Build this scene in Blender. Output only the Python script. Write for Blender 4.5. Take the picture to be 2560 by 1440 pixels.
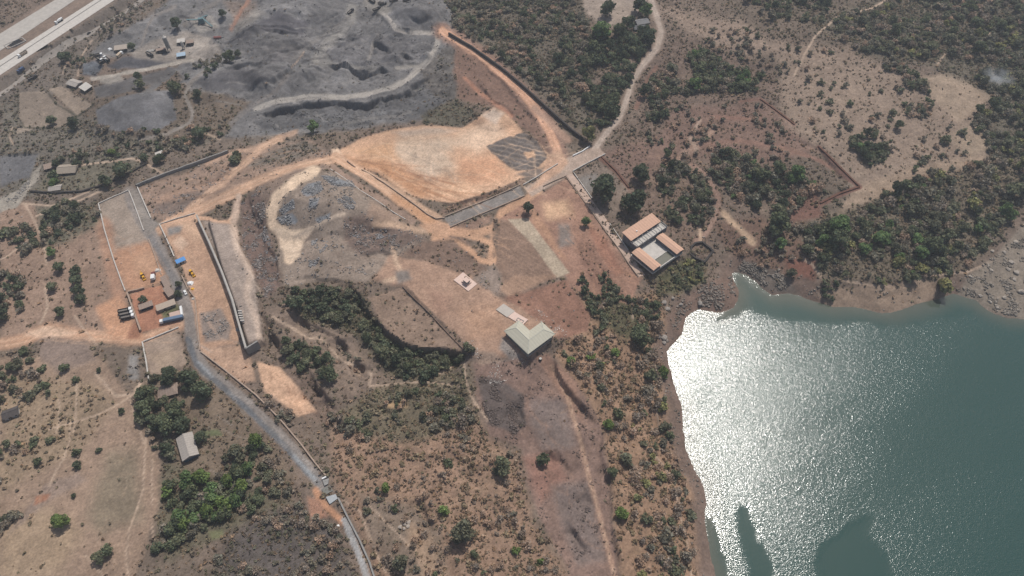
import bpy, math, random
import numpy as np
from mathutils import Vector, Matrix

random.seed(7)
RNG = np.random.default_rng(7)
sc = bpy.context.scene
C = sc.collection
for o in list(bpy.data.objects):
    bpy.data.objects.remove(o)

# ------------------------------------------------------------------ camera, sky, sun, exposure
PITCH, HCAM, HFOV = math.radians(52), 400.0, math.radians(73)
FPX = 1280 / math.tan(HFOV / 2)
cam = bpy.data.objects.new('camera', bpy.data.cameras.new('camera'))
C.objects.link(cam)
cam.location = (0, 0, HCAM)
cam.rotation_euler = (math.pi / 2 - PITCH, 0, 0)
cam.data.sensor_width = 36
cam.data.lens = 18 / math.tan(HFOV / 2)
cam.data.clip_start, cam.data.clip_end = 1, 9000
sc.camera = cam
SUN_EL, SUN_AZ = math.radians(60.5), math.radians(26)
world = bpy.data.worlds.new('World')
sc.world = world
world.use_nodes = True
wn = world.node_tree.nodes
sky = wn.new('ShaderNodeTexSky')
sky.sky_type = 'NISHITA'
sky.sun_disc = False
sky.sun_elevation, sky.sun_rotation = SUN_EL, SUN_AZ
sky.dust_density, sky.air_density = 3.0, 1.0
wn['Background'].inputs[1].default_value = 0.088
world.node_tree.links.new(sky.outputs[0], wn['Background'].inputs[0])
sun = bpy.data.objects.new('sun', bpy.data.lights.new('sun', 'SUN'))
C.objects.link(sun)
sun.data.energy, sun.data.angle, sun.data.color = 3.5, math.radians(0.6), (1, .955, .89)
SDIR = Vector((math.sin(SUN_AZ) * math.cos(SUN_EL), math.cos(SUN_AZ) * math.cos(SUN_EL), math.sin(SUN_EL)))
sun.rotation_euler = SDIR.to_track_quat('Z', 'Y').to_euler()
sun.location = SDIR * 900
sc.view_settings.view_transform = 'Standard'
sc.view_settings.look = 'None'
sc.view_settings.exposure = 0.0
sc.view_settings.gamma = 1
HAZE = .00014
sc.cycles.volume_bounces = 1
sc.cycles.volume_step_rate = 4
sc.cycles.max_bounces = 5
sc.cycles.diffuse_bounces = 2
sc.cycles.sample_clamp_indirect = 4

# ------------------------------------------------------------------ helpers: projection, noise
_F = np.array([0, math.cos(PITCH), -math.sin(PITCH)])
_U = np.array([0, math.sin(PITCH), math.cos(PITCH)])

def project(x, y, z):
    zz = z - HCAM
    dep = y * _F[1] + zz * _F[2]
    return 1280 + FPX * x / dep, 720 - FPX * (y * _U[1] + zz * _U[2]) / dep

def unproj(u, v, z):
    a, b = (u - 1280) / FPX, (720 - v) / FPX
    dx, dy, dz = a, _F[1] + b * _U[1], _F[2] + b * _U[2]
    t = (z - HCAM) / dz
    return dx * t, dy * t

def s2l(c):
    c = np.asarray(c, float) / 255
    return np.where(c < .04045, c / 12.92, ((c + .055) / 1.055) ** 2.4)

def smooth(a, b, x):
    t = np.clip((x - a) / (b - a), 0, 1)
    return t * t * (3 - 2 * t)

_perm = np.random.default_rng(3).random((512, 512))
def vnoise(x, y, s=1.0, seed=0):
    x = x / s + seed * 17.3; y = y / s + seed * 9.7
    xi, yi = np.floor(x).astype(int), np.floor(y).astype(int)
    fx, fy = x - xi, y - yi
    fx, fy = fx * fx * (3 - 2 * fx), fy * fy * (3 - 2 * fy)
    g = lambda i, j: _perm[(xi + i) & 511, (yi + j) & 511]
    return ((g(0, 0) * (1 - fx) + g(1, 0) * fx) * (1 - fy) + (g(0, 1) * (1 - fx) + g(1, 1) * fx) * fy) * 2 - 1

def fbm(x, y, s, n=4, seed=0, gain=.55):
    r, a, t = 0, 1, 0
    for i in range(n):
        r = r + a * vnoise(x, y, s / 2 ** i, seed + i * 3); t += a; a *= gain
    return r / t

def segdist(px, py, pts, closed=False):
    """distance to polyline, right-hand signed side, arclength param of nearest point, total length"""
    best = np.full(px.shape, 1e9); side = np.zeros(px.shape); arc = np.zeros(px.shape)
    n = len(pts); acc = 0
    for i in range(n if closed else n - 1):
        (ax, ay), (bx, by) = pts[i], pts[(i + 1) % n]
        dx, dy = bx - ax, by - ay; L2 = dx * dx + dy * dy + 1e-9
        t = np.clip(((px - ax) * dx + (py - ay) * dy) / L2, 0, 1)
        d = np.hypot(px - ax - t * dx, py - ay - t * dy)
        m = d < best
        best = np.where(m, d, best)
        side = np.where(m, np.sign((px - ax) * dy - (py - ay) * dx), side)
        L = math.sqrt(L2)
        arc = np.where(m, acc + t * L, arc); acc += L
    return best, side, arc, acc

def inpoly(px, py, pts):
    r = np.zeros(px.shape, bool); n = len(pts)
    for i in range(n):
        (ax, ay), (bx, by) = pts[i], pts[(i + 1) % n]
        if ay == by: continue
        c = ((ay > py) != (by > py)) & (px < (bx - ax) * (py - ay) / (by - ay) + ax)
        r ^= c
    return r

# ------------------------------------------------------------------ terrain height field (metres above the lake)
XS = np.arange(-660, 661, 1.0); YS = np.arange(70, 800, 1.0)
NX, NY = len(XS), len(YS)
X, Y = np.meshgrid(XS, YS)
CTRL = [(0,0,22),(0,240,17),(300,150,14),(600,100,12),(900,100,10),(1100,80,16),(600,300,12),(200,300,12),(0,470,8),(0,600,14),(0,900,17),
 (0,1400,18),(400,500,15),(350,700,16),(450,900,16),(600,700,19),(300,1200,16),(550,1200,13),(900,1400,11),(800,1200,10),(700,950,15),(900,830,13),
 (1000,750,18),(1050,700,19),(1200,750,19),(1320,840,19),(1080,1000,13),(1300,1000,16),(1450,1100,15),(1500,1400,15),(1200,1300,13),(780,450,20),
 (900,550,20),(1100,420,17),(1250,420,17),(1420,400,18),(1150,580,18),(1350,620,17),(1600,600,16),(1700,650,9),(1480,200,22),(1600,50,30),
 (1900,50,38),(1900,300,25),(2100,300,30),(2300,400,24),(2500,200,22),(2560,0,40),(2050,600,20),(2300,600,16),(2520,650,4),(2480,720,3),(2300,100,36),(1450,900,14),(1600,900,10)]
LAKE_PX = [(1830,683),(1836,705),(1846,728),(1843,752),(1832,768),(1800,781),(1770,778),(1745,773),(1725,782),(1712,795),(1708,815),(1703,833),(1690,850),(1676,866),(1668,880),
 (1671,915),(1680,945),(1688,975),(1700,1000),(1705,1025),(1706,1080),(1713,1125),(1732,1165),(1752,1200),(1762,1235),(1766,1262),(1760,1280),(1767,1330),(1775,1380),(1787,1440),
 (1800,1560),(1900,1700),(3300,1700),(3300,900),(2700,815),(2560,798),(2520,796),(2490,785),(2470,775),(2440,752),(2405,742),(2385,734),(2340,748),(2290,760),(2250,776),(2225,783),(2205,781),
 (2150,771),(2110,766),(2080,766),(2030,752),(2000,739),(1970,734),(1930,735),(1905,718),(1885,700),(1865,688),(1845,682)]
LAKE = [unproj(u, v, 0) for u, v in LAKE_PX]
def base_fn(x, y):
    num = 0; den = 1e-9
    for u, v, z in CTRL:
        cx, cy = unproj(u, v, z)
        w = 1 / ((x - cx) ** 2 + (y - cy) ** 2 + 35 ** 2) ** 1.6
        num = num + w * z; den = den + w
    return num / den
def lake_sd(x, y):
    d = segdist(x, y, LAKE, True)[0]
    return np.where(inpoly(x, y, LAKE), -d, d)

gx, gy = np.meshgrid(np.arange(-680, 700, 10.0), np.arange(50, 830, 10.0))
gb = base_fn(gx, gy)
fi, fj = (X + 680) / 10, (Y - 50) / 10
i0, j0 = fi.astype(int), fj.astype(int); a, b = fi - i0, fj - j0
BASE = (gb[j0, i0] * (1 - a) + gb[j0, i0 + 1] * a) * (1 - b) + (gb[j0 + 1, i0] * (1 - a) + gb[j0 + 1, i0 + 1] * a) * b
LSD = lake_sd(X, Y) + 1.2 * fbm(X, Y, 12, 3, 41)
Z = BASE.copy()

def wpts(pts, z=None):
    r = []
    for u, v in pts:
        zz = 15.0
        for _ in range(8):
            x, y = unproj(u, v, zz)
            zz = float(base_fn(x, y)) if z is None else z
        r.append((x, y))
    return r
def bbox_sel(pts, pad):
    x0 = min(p[0] for p in pts) - pad; x1 = max(p[0] for p in pts) + pad
    y0 = min(p[1] for p in pts) - pad; y1 = max(p[1] for p in pts) + pad
    i0, i1 = np.searchsorted(XS, [x0, x1]); j0, j1 = np.searchsorted(YS, [y0, y1])
    return (slice(j0, j1), slice(i0, i1))
def scarp(pts, drop, back=25, steep=1.8, fade=14, wob=3.0):
    """the ground drops on the right-hand side of the line and recovers over 'back' metres"""
    w = wpts(pts); s = bbox_sel(w, back * 3.2)
    if Z[s].size == 0: return
    x, y = X[s], Y[s]
    wx = x + wob * fbm(x, y, 14, 3, 5); wy = y + wob * fbm(x, y, 14, 3, 8)
    d, sd, arc, L = segdist(wx, wy, w)
    sd = d * sd
    f = smooth(0, fade, arc) * smooth(0, fade, L - arc)
    Z[s] -= drop * (.75 + .5 * fbm(x, y, 9, 3, 17)) * f * np.where(sd > 0, smooth(0, steep, sd) * np.exp(-np.maximum(sd - steep, 0) / back), 0)
def ridge(pts, h, w, wob=1.0):
    q = wpts(pts); s = bbox_sel(q, w * 2)
    x, y = X[s], Y[s]
    d = segdist(x + wob * fbm(x, y, 10, 2, 3), y + wob * fbm(x, y, 10, 2, 4), q)[0]
    Z[s] += h * np.clip(1 - d / w, 0, 1) ** 1.2
def heap(u, v, r, h, asp=1.0, rot=0, flat=0.0, wob=.18):
    (x0, y0), = wpts([(u, v)]); s = bbox_sel([(x0, y0)], r * max(asp, 1) * 1.4)
    x, y = X[s] - x0, Y[s] - y0
    c, sn = math.cos(rot), math.sin(rot)
    lx, ly = (x * c + y * sn) / asp, -x * sn + y * c
    d = np.hypot(lx, ly) / r * (1 + wob * fbm(X[s], Y[s], r * .7, 3, int(u)))
    Z[s] += h * np.minimum(np.clip(1 - d, 0, 1) / max(1 - flat, .05), 1)
def level(pts, z=None, soft=6, zp=None):
    """grade the polygon to one height"""
    w = wpts(pts, zp); s = bbox_sel(w, soft * 2)
    x, y = X[s], Y[s]; ins = inpoly(x, y, w); d = segdist(x, y, w, True)[0]
    sd = np.where(ins, d, -d)
    if z is None: z = float(np.mean(Z[s][ins]))
    k = smooth(-soft, 0.5, sd)
    Z[s] = Z[s] * (1 - k) + z * k

# big earth moving: pads, embankments, benches
HW_A = [unproj(-140, 190, 22), unproj(260, -110, 22)]
level([(-160,170),(-160,300),(0,194),(292,0),(420,-88),(180,-80),(128,-5),(0,76)], 22, 9, 22)
level([(840,385),(900,352),(980,328),(1060,318),(1160,320),(1240,300),(1310,335),(1385,405),(1270,458),(1140,503),(1085,496),(1010,478),(940,430)], 16.6, 7)
level([(250,512),(322,478),(378,590),(410,700),(330,740),(312,720),(262,570)], 16, 4)
level([(404,562),(497,552),(560,690),(600,830),(500,860),(470,700)], 16, 4)
level([(525,558),(575,562),(610,640),(640,700),(655,850),(625,872),(600,790),(560,680)], 21.5, 1.2)
level([(362,858),(447,825),(462,905),(375,940)], 16.2, 3)
level([(950,690),(1060,655),(1180,695),(1260,745),(1330,780),(1400,835),(1330,880),(1190,880),(1020,722)], 19.5, 8)
level([(925,750),(1000,722),(1176,890),(1110,875),(1020,868),(960,820)], 17.5, 5)
level([(1550,575),(1628,528),(1720,625),(1640,690),(1600,690)], 15.5, 5)
level([(650,900),(700,915),(790,1030),(745,1040),(660,975)], 14.6, 5)
# spoil heaps of the quarry
for a_ in [(345,278,42,11,1.25,.3,.35),(1030,48,34,13,1.25,.2,.1),(985,12,20,7),(330,160,24,5,1.6,.2,.1),(300,222,28,6,1.5,.3,.1),(690,62,40,9,1.5,.3,.2),(560,195,38,8,1.6,.25,.2),
           (720,130,30,9,1.3,.3,.1),(700,180,32,8,1.4,.3,.1),(650,120,28,6,1.5,.4,.2),(330,60,22,4,1.4,.5,.1),(430,45,24,5,1.3,.4,.1),(545,35,20,5),(905,150,14,5,1.4,.3,0),
           (960,110,14,4,1.4,-.8,.0),(240,160,14,3,1.4,.4,.2),(600,110,26,6,1.5,.4,.2),(780,30,30,7,1.6,.5,.2),(870,135,14,5,1.6,.3,0),(1000,150,12,4,1.6,-.3,0)]:
    heap(*a_)
_r = random.Random(5)
for _ in range(46):
    _u, _v = _r.uniform(480, 1090), _r.uniform(15, 225)
    if abs(_v - 243) < 25 or _v > 260 - .18 * (_u - 480): continue
    heap(_u, _v, _r.uniform(6, 15), _r.uniform(1.5, 4.5), _r.uniform(1, 1.8), _r.uniform(-.6, .8), _r.uniform(0, .2), .3)
heap(1240,285,20,8,1.2,.4,.1); heap(940,560,30,3,1.6); heap(840,610,22,3); heap(800,640,20,3)
heap(795,500,46,14,1.3,-.3,.35)
# steep faces: right-hand side of each line falls away
for pts, dr, bk in [
  ([(640,285),(700,265),(760,255),(850,252),(905,257),(960,245),(1000,235),(1050,205),(1090,180)], 8, 20),
  ([(800,165),(830,160),(870,168),(905,180),(930,180),(952,170),(985,182)], 8, 16),
  ([(770,170),(800,180),(830,182)], 4, 16),
  ([(835,130),(860,122),(890,130)], 7, 9), ([(915,145),(935,105),(960,118),(985,140)], 7, 8), ([(985,133),(1010,138),(1050,150)], 6, 10), ([(650,100),(700,90),(760,95)], 5, 10), ([(560,190),(620,175),(690,185)], 5, 12), ([(1010,60),(1050,68),(1080,55)], 4, 8), ([(420,60),(460,45),(500,40)], 3, 8), ([(850,100),(880,92),(910,95)], 4, 8),
  ([(955,40),(968,60),(980,80)], 4, 8), ([(910,38),(935,40)], 3, 8), ([(1000,85),(1040,95)], 3, 8),
  ([(720,700),(770,690),(840,695),(880,705)], 3, 15),
  ([(870,702),(900,740),(915,770),(960,820),(1010,860),(1060,868),(1130,872),(1178,872)], 11, 34),
  ([(730,765),(760,790),(830,830),(900,870)], 5, 12), ([(800,830),(860,850),(930,935)], 4.5, 10),
  ([(655,800),(680,840),(720,890)], 6, 12), ([(760,930),(810,970),(850,1030)], 7, 14),
  ([(760,905),(800,960),(830,1040),(900,1100)], 5, 16), ([(905,1000),(960,1010),(1010,1050)], 4, 14), ([(1020,720),(1090,790),(1140,850),(1180,895)][::-1], 1.5, 10), ([(640,760),(665,800),(690,830)], 5, 12),
  ([(1060,1000),(1120,1010),(1170,1050)], 3, 14), ([(660,600),(690,650),(700,720)], 4, 14), ([(605,640),(640,690),(650,740)][::-1], 3, 8), ([(1500,1290),(1470,1220),(1440,1180)][::-1], 3, 10),
  ([(540,125),(600,110),(680,85),(770,88)], 2.5, 10), ([(600,235),(680,215),(760,165)], 4, 12),
  ([(730,762),(757,782),(780,802),(795,820)], 3.5, 6), ([(762,827),(780,837),(800,840)], 3, 6), ([(880,880),(902,900),(927,917),(940,925)], 3.5, 6), ([(865,850),(875,870)], 3, 6), ([(975,752),(1010,775)], 2.5, 5), ([(1010,807),(1030,816),(1062,816)], 2.5, 5), ([(1065,818),(1090,840),(1110,850)], 2.5, 5),
  ([(655,815),(680,830),(702,855),(712,870)], 5, 8), ([(690,870),(720,905),(755,940)], 4, 8), ([(820,1010),(860,1060),(900,1075)], 4, 10), ([(980,985),(1010,990),(1030,1010)], 3, 8), ([(1340,945),(1370,955),(1400,945)], 2.5, 8), ([(1330,1110),(1380,1120),(1420,1160)], 3, 8),
  ([(460,470),(540,440),(600,420)], 2, 8), ([(420,520),(500,485),(560,470)], 2, 8), ([(620,480),(640,540),(650,600)], 3, 10), ([(880,640),(940,625),(1000,640)], 2.5, 10), ([(800,600),(850,590),(880,605)], 2.5, 8), ([(820,90),(860,95),(880,80)], 3, 8), ([(690,150),(740,140),(780,120)], 3, 8), ([(400,200),(440,175)], 2, 8),
  ([(895,588),(930,578),(975,575),(1000,580)], 4, 6),
  ([(1375,870),(1390,905),(1430,970),(1480,1030),(1505,1060)], 6, 45),
  ([(1505,1060),(1510,1120),(1525,1180),(1535,1240),(1540,1330),(1555,1440)], 5, 45),
  ([(1295,985),(1310,1020),(1320,1060)], 5, 16), ([(1390,1100),(1420,1160),(1450,1170)], 4, 12), ([(1410,1280),(1450,1330),(1490,1400)], 4.5, 14),
  ([(1010,1240),(1060,1250),(1075,1290),(1110,1310)], 6, 16),
  ([(1085,500),(1140,505),(1200,490),(1270,462),(1300,450)], 3.5, 6), ([(1150,110),(1220,165),(1300,250),(1350,320)], 2.5, 20),
  ([(1190,200),(1240,250),(1300,300)], 3, 14), ([(1300,330),(1350,360),(1385,400)], 2, 6),
  ([(560,700),(605,780),(640,830)], 1.0, 8), ([(1840,700),(1900,730),(1960,735)], 2, 8),
  ([(1250,545),(1248,600),(1255,640)], 1.2, 10), ([(1095,590),(1150,600),(1180,620)], 1.5, 8),
  ([(640,520),(660,560),(660,610),(650,680)], 3, 10), ([(0,385),(60,380),(110,385)], 3, 20),
  ([(1960,330),(2060,380),(2140,468)], 1.5, 8), ([(2050,508),(2100,488),(2146,470)], 1.5, 8), ([(2050,370),(2100,420),(2148,468)], 2, 5),
  ([(340,470),(430,435),(572,382)], 1.5, 10), ([(2090,700),(2200,715),(2330,700)], 3, 14),([(2050,740),(2150,760),(2230,770),(2330,740)],2.5,10)]:
    scarp(pts, dr, bk)
# underpass cut below the highway, and the drain at the culvert
for pts, zc in ([(20,110),(42,100),(56,106),(36,117)], 15.5), ([(84,131),(97,121),(125,124),(100,136)], 15.5), ([(1650,668),(1640,650),(1668,632),(1687,645)][::-1], None):
    if zc: level(pts, zc, 1.5, 22 if pts[0][0] == 20 else 18)
scarp([(810,1250),(830,1262)], 1, 4)
LSDc = np.maximum(LSD, 0)
Z = np.where(LSD > 0, 0.1 + Z * (1 - np.exp(-LSDc / (14 + .9 * np.clip(Z, 0, 40)))), np.maximum(-.02 + .16 * LSD, -4))
U0, V0 = project(X, Y, Z)

# ------------------------------------------------------------------ what covers the ground: paint regions (albedo, scrub, rock, kind)
INV = (U0 > -90) & (U0 < 2650) & (V0 > -130) & (V0 < 1530)
idx = np.nonzero(INV.ravel())[0]
xu, xv = U0.ravel()[idx], V0.ravel()[idx]
wx_, wy_ = X.ravel()[idx], Y.ravel()[idx]
n1 = fbm(wx_, wy_, 22, 4, 11, .65); n2 = fbm(wx_, wy_, 22, 4, 23, .65)
nb = fbm(wx_, wy_, 90, 4, 31); nm = fbm(wx_, wy_, 14, 3, 51); nf = fbm(wx_, wy_, 4, 2, 61)
N = len(idx)
base_c = s2l((121, 106, 95)); base_d = s2l((108, 97, 86))
COL = base_c + (base_d - base_c) * smooth(-.4, .5, nb)[:, None]
SCR = np.full(N, .55); ROCK = np.full(N, .03); ROUGH = np.ones(N); KIND = np.zeros(N, np.int8)
KINDS = ['ground', 'dirt_road', 'gravel_road', 'footpath', 'levelled_pad', 'quarry_ground', 'field', 'lake_shore', 'stream_bed']

def apply(sel, al, col, scr, rock, rough, kind):
    if col is not None:
        COL[sel] = COL[sel] * (1 - al[:, None]) + s2l(col) * al[:, None]
    for arr, val in ((SCR, scr), (ROCK, rock), (ROUGH, rough)):
        if val is not None: arr[sel] = arr[sel] * (1 - al) + val * al
    if kind is not None: KIND[sel[al > .5]] = KINDS.index(kind)
def poly(pts, col=None, scr=None, rock=None, soft=3, rag=5, op=1, rough=None, kind=None):
    pad = soft + rag * 2 + 4
    us = [p[0] for p in pts]; vs = [p[1] for p in pts]
    sel = np.nonzero((xu > min(us) - pad) & (xu < max(us) + pad) & (xv > min(vs) - pad) & (xv < max(vs) + pad))[0]
    if not len(sel): return
    pu, pv = xu[sel] + rag * n1[sel] * 1.6, xv[sel] + rag * n2[sel] * 1.2
    d = segdist(pu, pv, pts, True)[0]; sd = np.where(inpoly(pu, pv, pts), d, -d)
    apply(sel, op * smooth(-soft, soft, sd), col, scr, rock, rough, kind)
def line(pts, w, col=None, scr=0, rock=None, soft=2, rag=3, op=1, rough=.3, kind=None, ruts=None):
    pad = w / 2 + soft + rag * 2 + 4
    us = [p[0] for p in pts]; vs = [p[1] for p in pts]
    sel = np.nonzero((xu > min(us) - pad) & (xu < max(us) + pad) & (xv > min(vs) - pad) & (xv < max(vs) + pad))[0]
    if not len(sel): return
    d, s, _, _ = segdist(xu[sel] + rag * n1[sel], xv[sel] + rag * n2[sel], pts)
    apply(sel, op * (1 - .3 * smooth(.1, .6, n2[sel] + .4 * nf[sel]) * (w > 6)) * (1 - smooth(w / 2 - soft, w / 2 + soft, d * (1 + .28 * nm[sel]))), col, scr, rock, rough, kind)
    if ruts:   # paler wheel tracks with a darker crown between them
        for o_ in (-.22, .22):
            a_ = np.exp(-((d * s - o_ * w) / (w * .07 + .6)) ** 2) * .55
            apply(sel, a_, ruts, None, None, None, None)

# --- natural ground tones
poly([(0,500),(250,520),(335,830),(200,850),(0,850)], (143,121,106), .25, soft=15, rag=9)
poly([(0,900),(240,880),(330,990),(400,1140),(410,1230),(330,1440),(330,1540),(-80,1540),(-80,900)], (147,126,109), .10, soft=12, rag=9)
poly([(0,930),(230,960),(300,1010),(180,1130),(80,1190),(0,1240)], (142,124,104), .45, soft=20, rag=12)
poly([(265,1130),(340,1120),(355,1300),(250,1340),(215,1290)], (124,113,96), .06, soft=25, rag=12, op=.9)
poly([(0,1330),(110,1270),(200,1330),(150,1440),(0,1440)], (160,140,116), .10, soft=25, rag=12, op=.8)
poly([(110,1215),(190,1180),(215,1200),(130,1250),(60,1310),(20,1340)], (140,124,114), .05, soft=8, op=.7)
poly([(410,1150),(560,1140),(740,1250),(660,1290),(560,1340),(420,1400),(390,1350)], (104,98,82), .7, soft=15, rag=10)
poly([(340,960),(520,930),(640,1060),(740,1190),(700,1250),(440,1160),(360,1080)], (118,104,90), .5, soft=12, rag=8)
poly([(640,1290),(740,1262),(835,1320),(890,1440),(890,1540),(560,1540),(540,1440),(580,1340)], (96,89,85), .85, soft=22, rag=12)
poly([(830,1060),(1000,1100),(1180,1050),(1300,1150),(1330,1300),(1420,1440),(1430,1540),(930,1540),(900,1350),(840,1200)], (144,119,101), .75, soft=20, rag=10)
poly([(900,1230),(1010,1260),(1100,1330),(1120,1440),(980,1440),(920,1340)], (127,112,99), .6, soft=15, rag=8)
poly([(1010,1300),(1080,1350),(1110,1440),(1060,1440),(1020,1350)], (160,136,114), .3, soft=14, rag=8, op=.8)
poly([(660,780),(720,750),(880,860),(960,940),(930,1010),(860,1000),(760,900)], (128,112,100), .35, soft=10, rag=6)
poly([(700,900),(800,960),(860,1060),(780,1050),(720,960)], (122,105,94), .5, soft=10)
poly([(720,740),(900,730),(960,850),(1180,880),(1060,950),(980,940),(880,830),(760,800)], (88,84,68), .9, soft=12, rag=6)
poly([(960,960),(1170,920),(1190,1050),(1060,1100),(900,1090),(830,1040)], (112,103,86), .95, soft=16, rag=8)
poly([(1390,890),(1450,800),(1440,690),(1540,740),(1640,730),(1690,850),(1670,1000),(1720,1180),(1770,1300),(1790,1540),(1560,1540),(1540,1300),(1500,1060)], (148,121,100), .75, soft=12, rag=6)
poly([(1430,640),(1470,625),(1560,750),(1640,790),(1560,860),(1480,790)], (92,88,68), .9, soft=12, rag=6)
poly([(1640,690),(1720,640),(1765,665),(1755,705),(1690,740),(1640,735)], (98,96,72), .9, soft=10, rag=5)
poly([(1500,380),(1640,340),(1690,260),(1900,250),(2060,370),(1950,410),(1740,400),(1640,430),(1560,480)], (124,102,92), .4, soft=16, rag=10)
poly([(1600,140),(1700,90),(1900,150),(2000,250),(1900,260),(1700,260),(1600,330)], (116,100,90), .6, soft=14, rag=8)
poly([(1940,110),(2100,120),(2300,190),(2450,250),(2470,400),(2330,440),(2180,500),(2060,380),(1960,300)], (141,124,110), .3, soft=20, rag=10)
poly([(2300,195),(2380,180),(2480,238),(2400,310),(2330,250)], (156,138,120), .08, soft=8, rag=5)
poly([(2130,470),(2280,420),(2460,390),(2480,420),(2320,460),(2200,500),(2140,560),(2080,560)], (154,135,117), .15, soft=10, rag=6)
poly([(2370,340),(2450,300),(2480,370),(2420,400)], (150,133,115), .12, soft=14)
poly([(1650,15),(1850,55),(1960,130),(1860,140),(1720,80)], (146,128,114), .3, soft=18, rag=10)
poly([(1440,-40),(1640,-40),(1610,30),(1545,65),(1500,60),(1465,35)], (152,138,126), .1, soft=8, kind='field')
poly([(1095,-60),(1440,-60),(1480,110),(1490,330),(1450,325),(1300,190),(1140,75)], (106,98,87), .9, soft=8, rag=5)
poly([(1980,580),(2060,540),(2560,380),(2560,520),(2440,650),(2330,705),(2060,700)], (112,102,88), .9, soft=14, rag=8)
poly([(2040,60),(2300,-60),(2650,-60),(2650,400),(2470,400),(2480,240),(2330,160),(2200,150)], (106,99,87), .9, soft=16, rag=8)
poly([(1560,470),(1640,440),(1660,540),(1700,580),(1640,620),(1560,540)], (122,104,93), .5, soft=12)
poly([(1640,420),(1730,400),(1800,470),(1790,560),(1760,640),(1700,600),(1650,540)], (122,104,92), .7, soft=12)
poly([(1780,560),(1900,540),(2000,600),(2040,690),(1990,720),(1900,700),(1840,660)], (120,98,86), .5, soft=12, rag=8)
poly([(1940,470),(2050,480),(2060,540),(1980,560),(1950,520)], (116,88,78), .3, soft=10, rag=6)
poly([(1960,640),(2040,650),(2030,700),(1970,690)], (124,88,76), .2, soft=10, rag=6)
poly([(0,190),(290,-20),(400,-20),(330,70),(230,140),(180,200),(160,235),(0,260)], (112,103,95), .5, soft=8)
poly([(0,240),(240,300),(330,345),(560,345),(600,340),(480,380),(250,480),(90,500),(0,480)], (108,102,93), .6, soft=12)
poly([(0,392),(95,385),(75,440),(0,468)], (106,105,106), .05, .1, soft=6)
poly([(70,500),(230,440),(340,400),(580,340),(640,350),(560,385),(345,468),(245,510),(120,560)], (116,104,94), .5, soft=8)
poly([(90,480),(130,420),(300,400),(365,410),(250,470),(120,485)], (106,101,88), .6, soft=6)
poly([(90,520),(240,510),(250,560),(160,610),(110,620)], (104,100,86), .7, soft=12)
# --- stream bed and shore
poly([(-60,512),(0,495),(50,470),(70,450),(85,425),(105,415),(98,440),(75,478),(40,520),(0,535),(-60,550)], (152,145,134), 0, .7, soft=4, kind='stream_bed')
line([(560,140),(545,155),(500,180),(470,190)], 9, (84,88,92), 0, .1, kind='stream_bed')
line([(480,190),(440,215)], 7, (92,95,98), 0, .1, kind='stream_bed')
line([(790,70),(830,45),(880,15)], 5, (92,96,100), 0, .1, kind='stream_bed')
# --- quarry
poly([(385,25),(480,-40),(1120,-40),(1135,90),(1142,200),(1120,250),(1060,300),(900,325),(760,335),(640,350),(555,345),(600,290),(630,255),(560,235),(480,232),(440,170),(480,150),(330,135),(250,150),(225,140),(270,100),(330,60)], (112,110,109), .08, .25, soft=8, rag=8, kind='quarry_ground')
poly([(240,275),(300,243),(370,228),(430,226),(442,300),(400,327),(300,332),(246,316)], (102,101,102), 0, .03, soft=3, rag=3, rough=.3, kind='quarry_ground')
poly([(420,168),(450,172),(380,232),(350,240)], (105,103,102), 0, .03, kind='quarry_ground')
poly([(265,165),(310,143),(370,140),(475,158),(360,175),(285,172)], (88,87,90), 0, .03, soft=5, rough=.3, kind='quarry_ground')
poly([(232,215),(330,193),(440,168),(395,205),(330,228),(300,236),(240,243)], (97,94,93), .03, .05, soft=5, rough=.3, kind='quarry_ground')
poly([(205,160),(240,150),(258,165),(235,190),(208,188)], (92,96,102), 0, .5, soft=4, kind='quarry_ground')
poly([(330,135),(400,95),(470,80),(530,95),(565,140),(480,157),(400,152),(340,148)], (142,134,126), 0, .08, soft=6, rough=.3, kind='quarry_ground')
poly([(475,50),(530,42),(548,70),(505,88)], (136,131,125), 0, .05, soft=5, kind='quarry_ground')
poly([(640,60),(700,28),(775,60),(760,88),(640,82)], (86,84,87), 0, .05, soft=6, rough=.4)
poly([(480,200),(600,168),(655,190),(640,218),(520,228)], (90,88,89), 0, .05, soft=6, rough=.4)
poly([(560,100),(640,58),(680,60),(600,110)], (88,86,88), 0, .05, soft=8)
poly([(570,60),(640,20),(660,30),(600,80)], (126,121,115), 0, .05, soft=8)
poly([(650,110),(740,100),(760,140),(680,160)], (106,103,102), 0, .05, soft=8)
poly([(985,20),(1040,18),(1075,50),(1040,72),(1000,65)], (98,97,98), 0, .02, soft=4, rough=.3)
poly([(560,0),(640,0),(640,20),(590,60)], (120,108,100), .2, .05, soft=10)
poly([(800,130),(880,90),(990,93),(1085,100),(1050,150),(960,165),(950,178),(860,165),(800,152)], (106,104,104), 0, .35, soft=6)
poly([(640,285),(760,258),(900,262),(1010,240),(1080,195),(1120,180),(1140,250),(1050,292),(900,312),(780,322),(660,335)], (96,95,95), .1, .5, soft=6)
poly([(1050,180),(1110,120),(1140,110),(1140,250),(1100,250),(1060,220)], (98,94,90), .25, .35, soft=8)
poly([(1050,290),(1140,250),(1185,285),(1150,315),(1060,312)], (96,92,80), .8, soft=8)
line([(230,197),(290,187),(370,173),(440,158),(482,153)], 9, (166,158,147), rag=2, kind='gravel_road')
poly([(252,195),(300,186),(310,200),(275,212),(250,205)], (142,136,128), 0, .02, soft=5, kind='gravel_road')
line([(352,118),(362,80),(382,40),(440,15)], 7, (128,122,117), soft=3, kind='gravel_road')
line([(462,62),(480,40),(520,20),(560,-10)], 10, (122,117,112), soft=4, kind='gravel_road')
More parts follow.
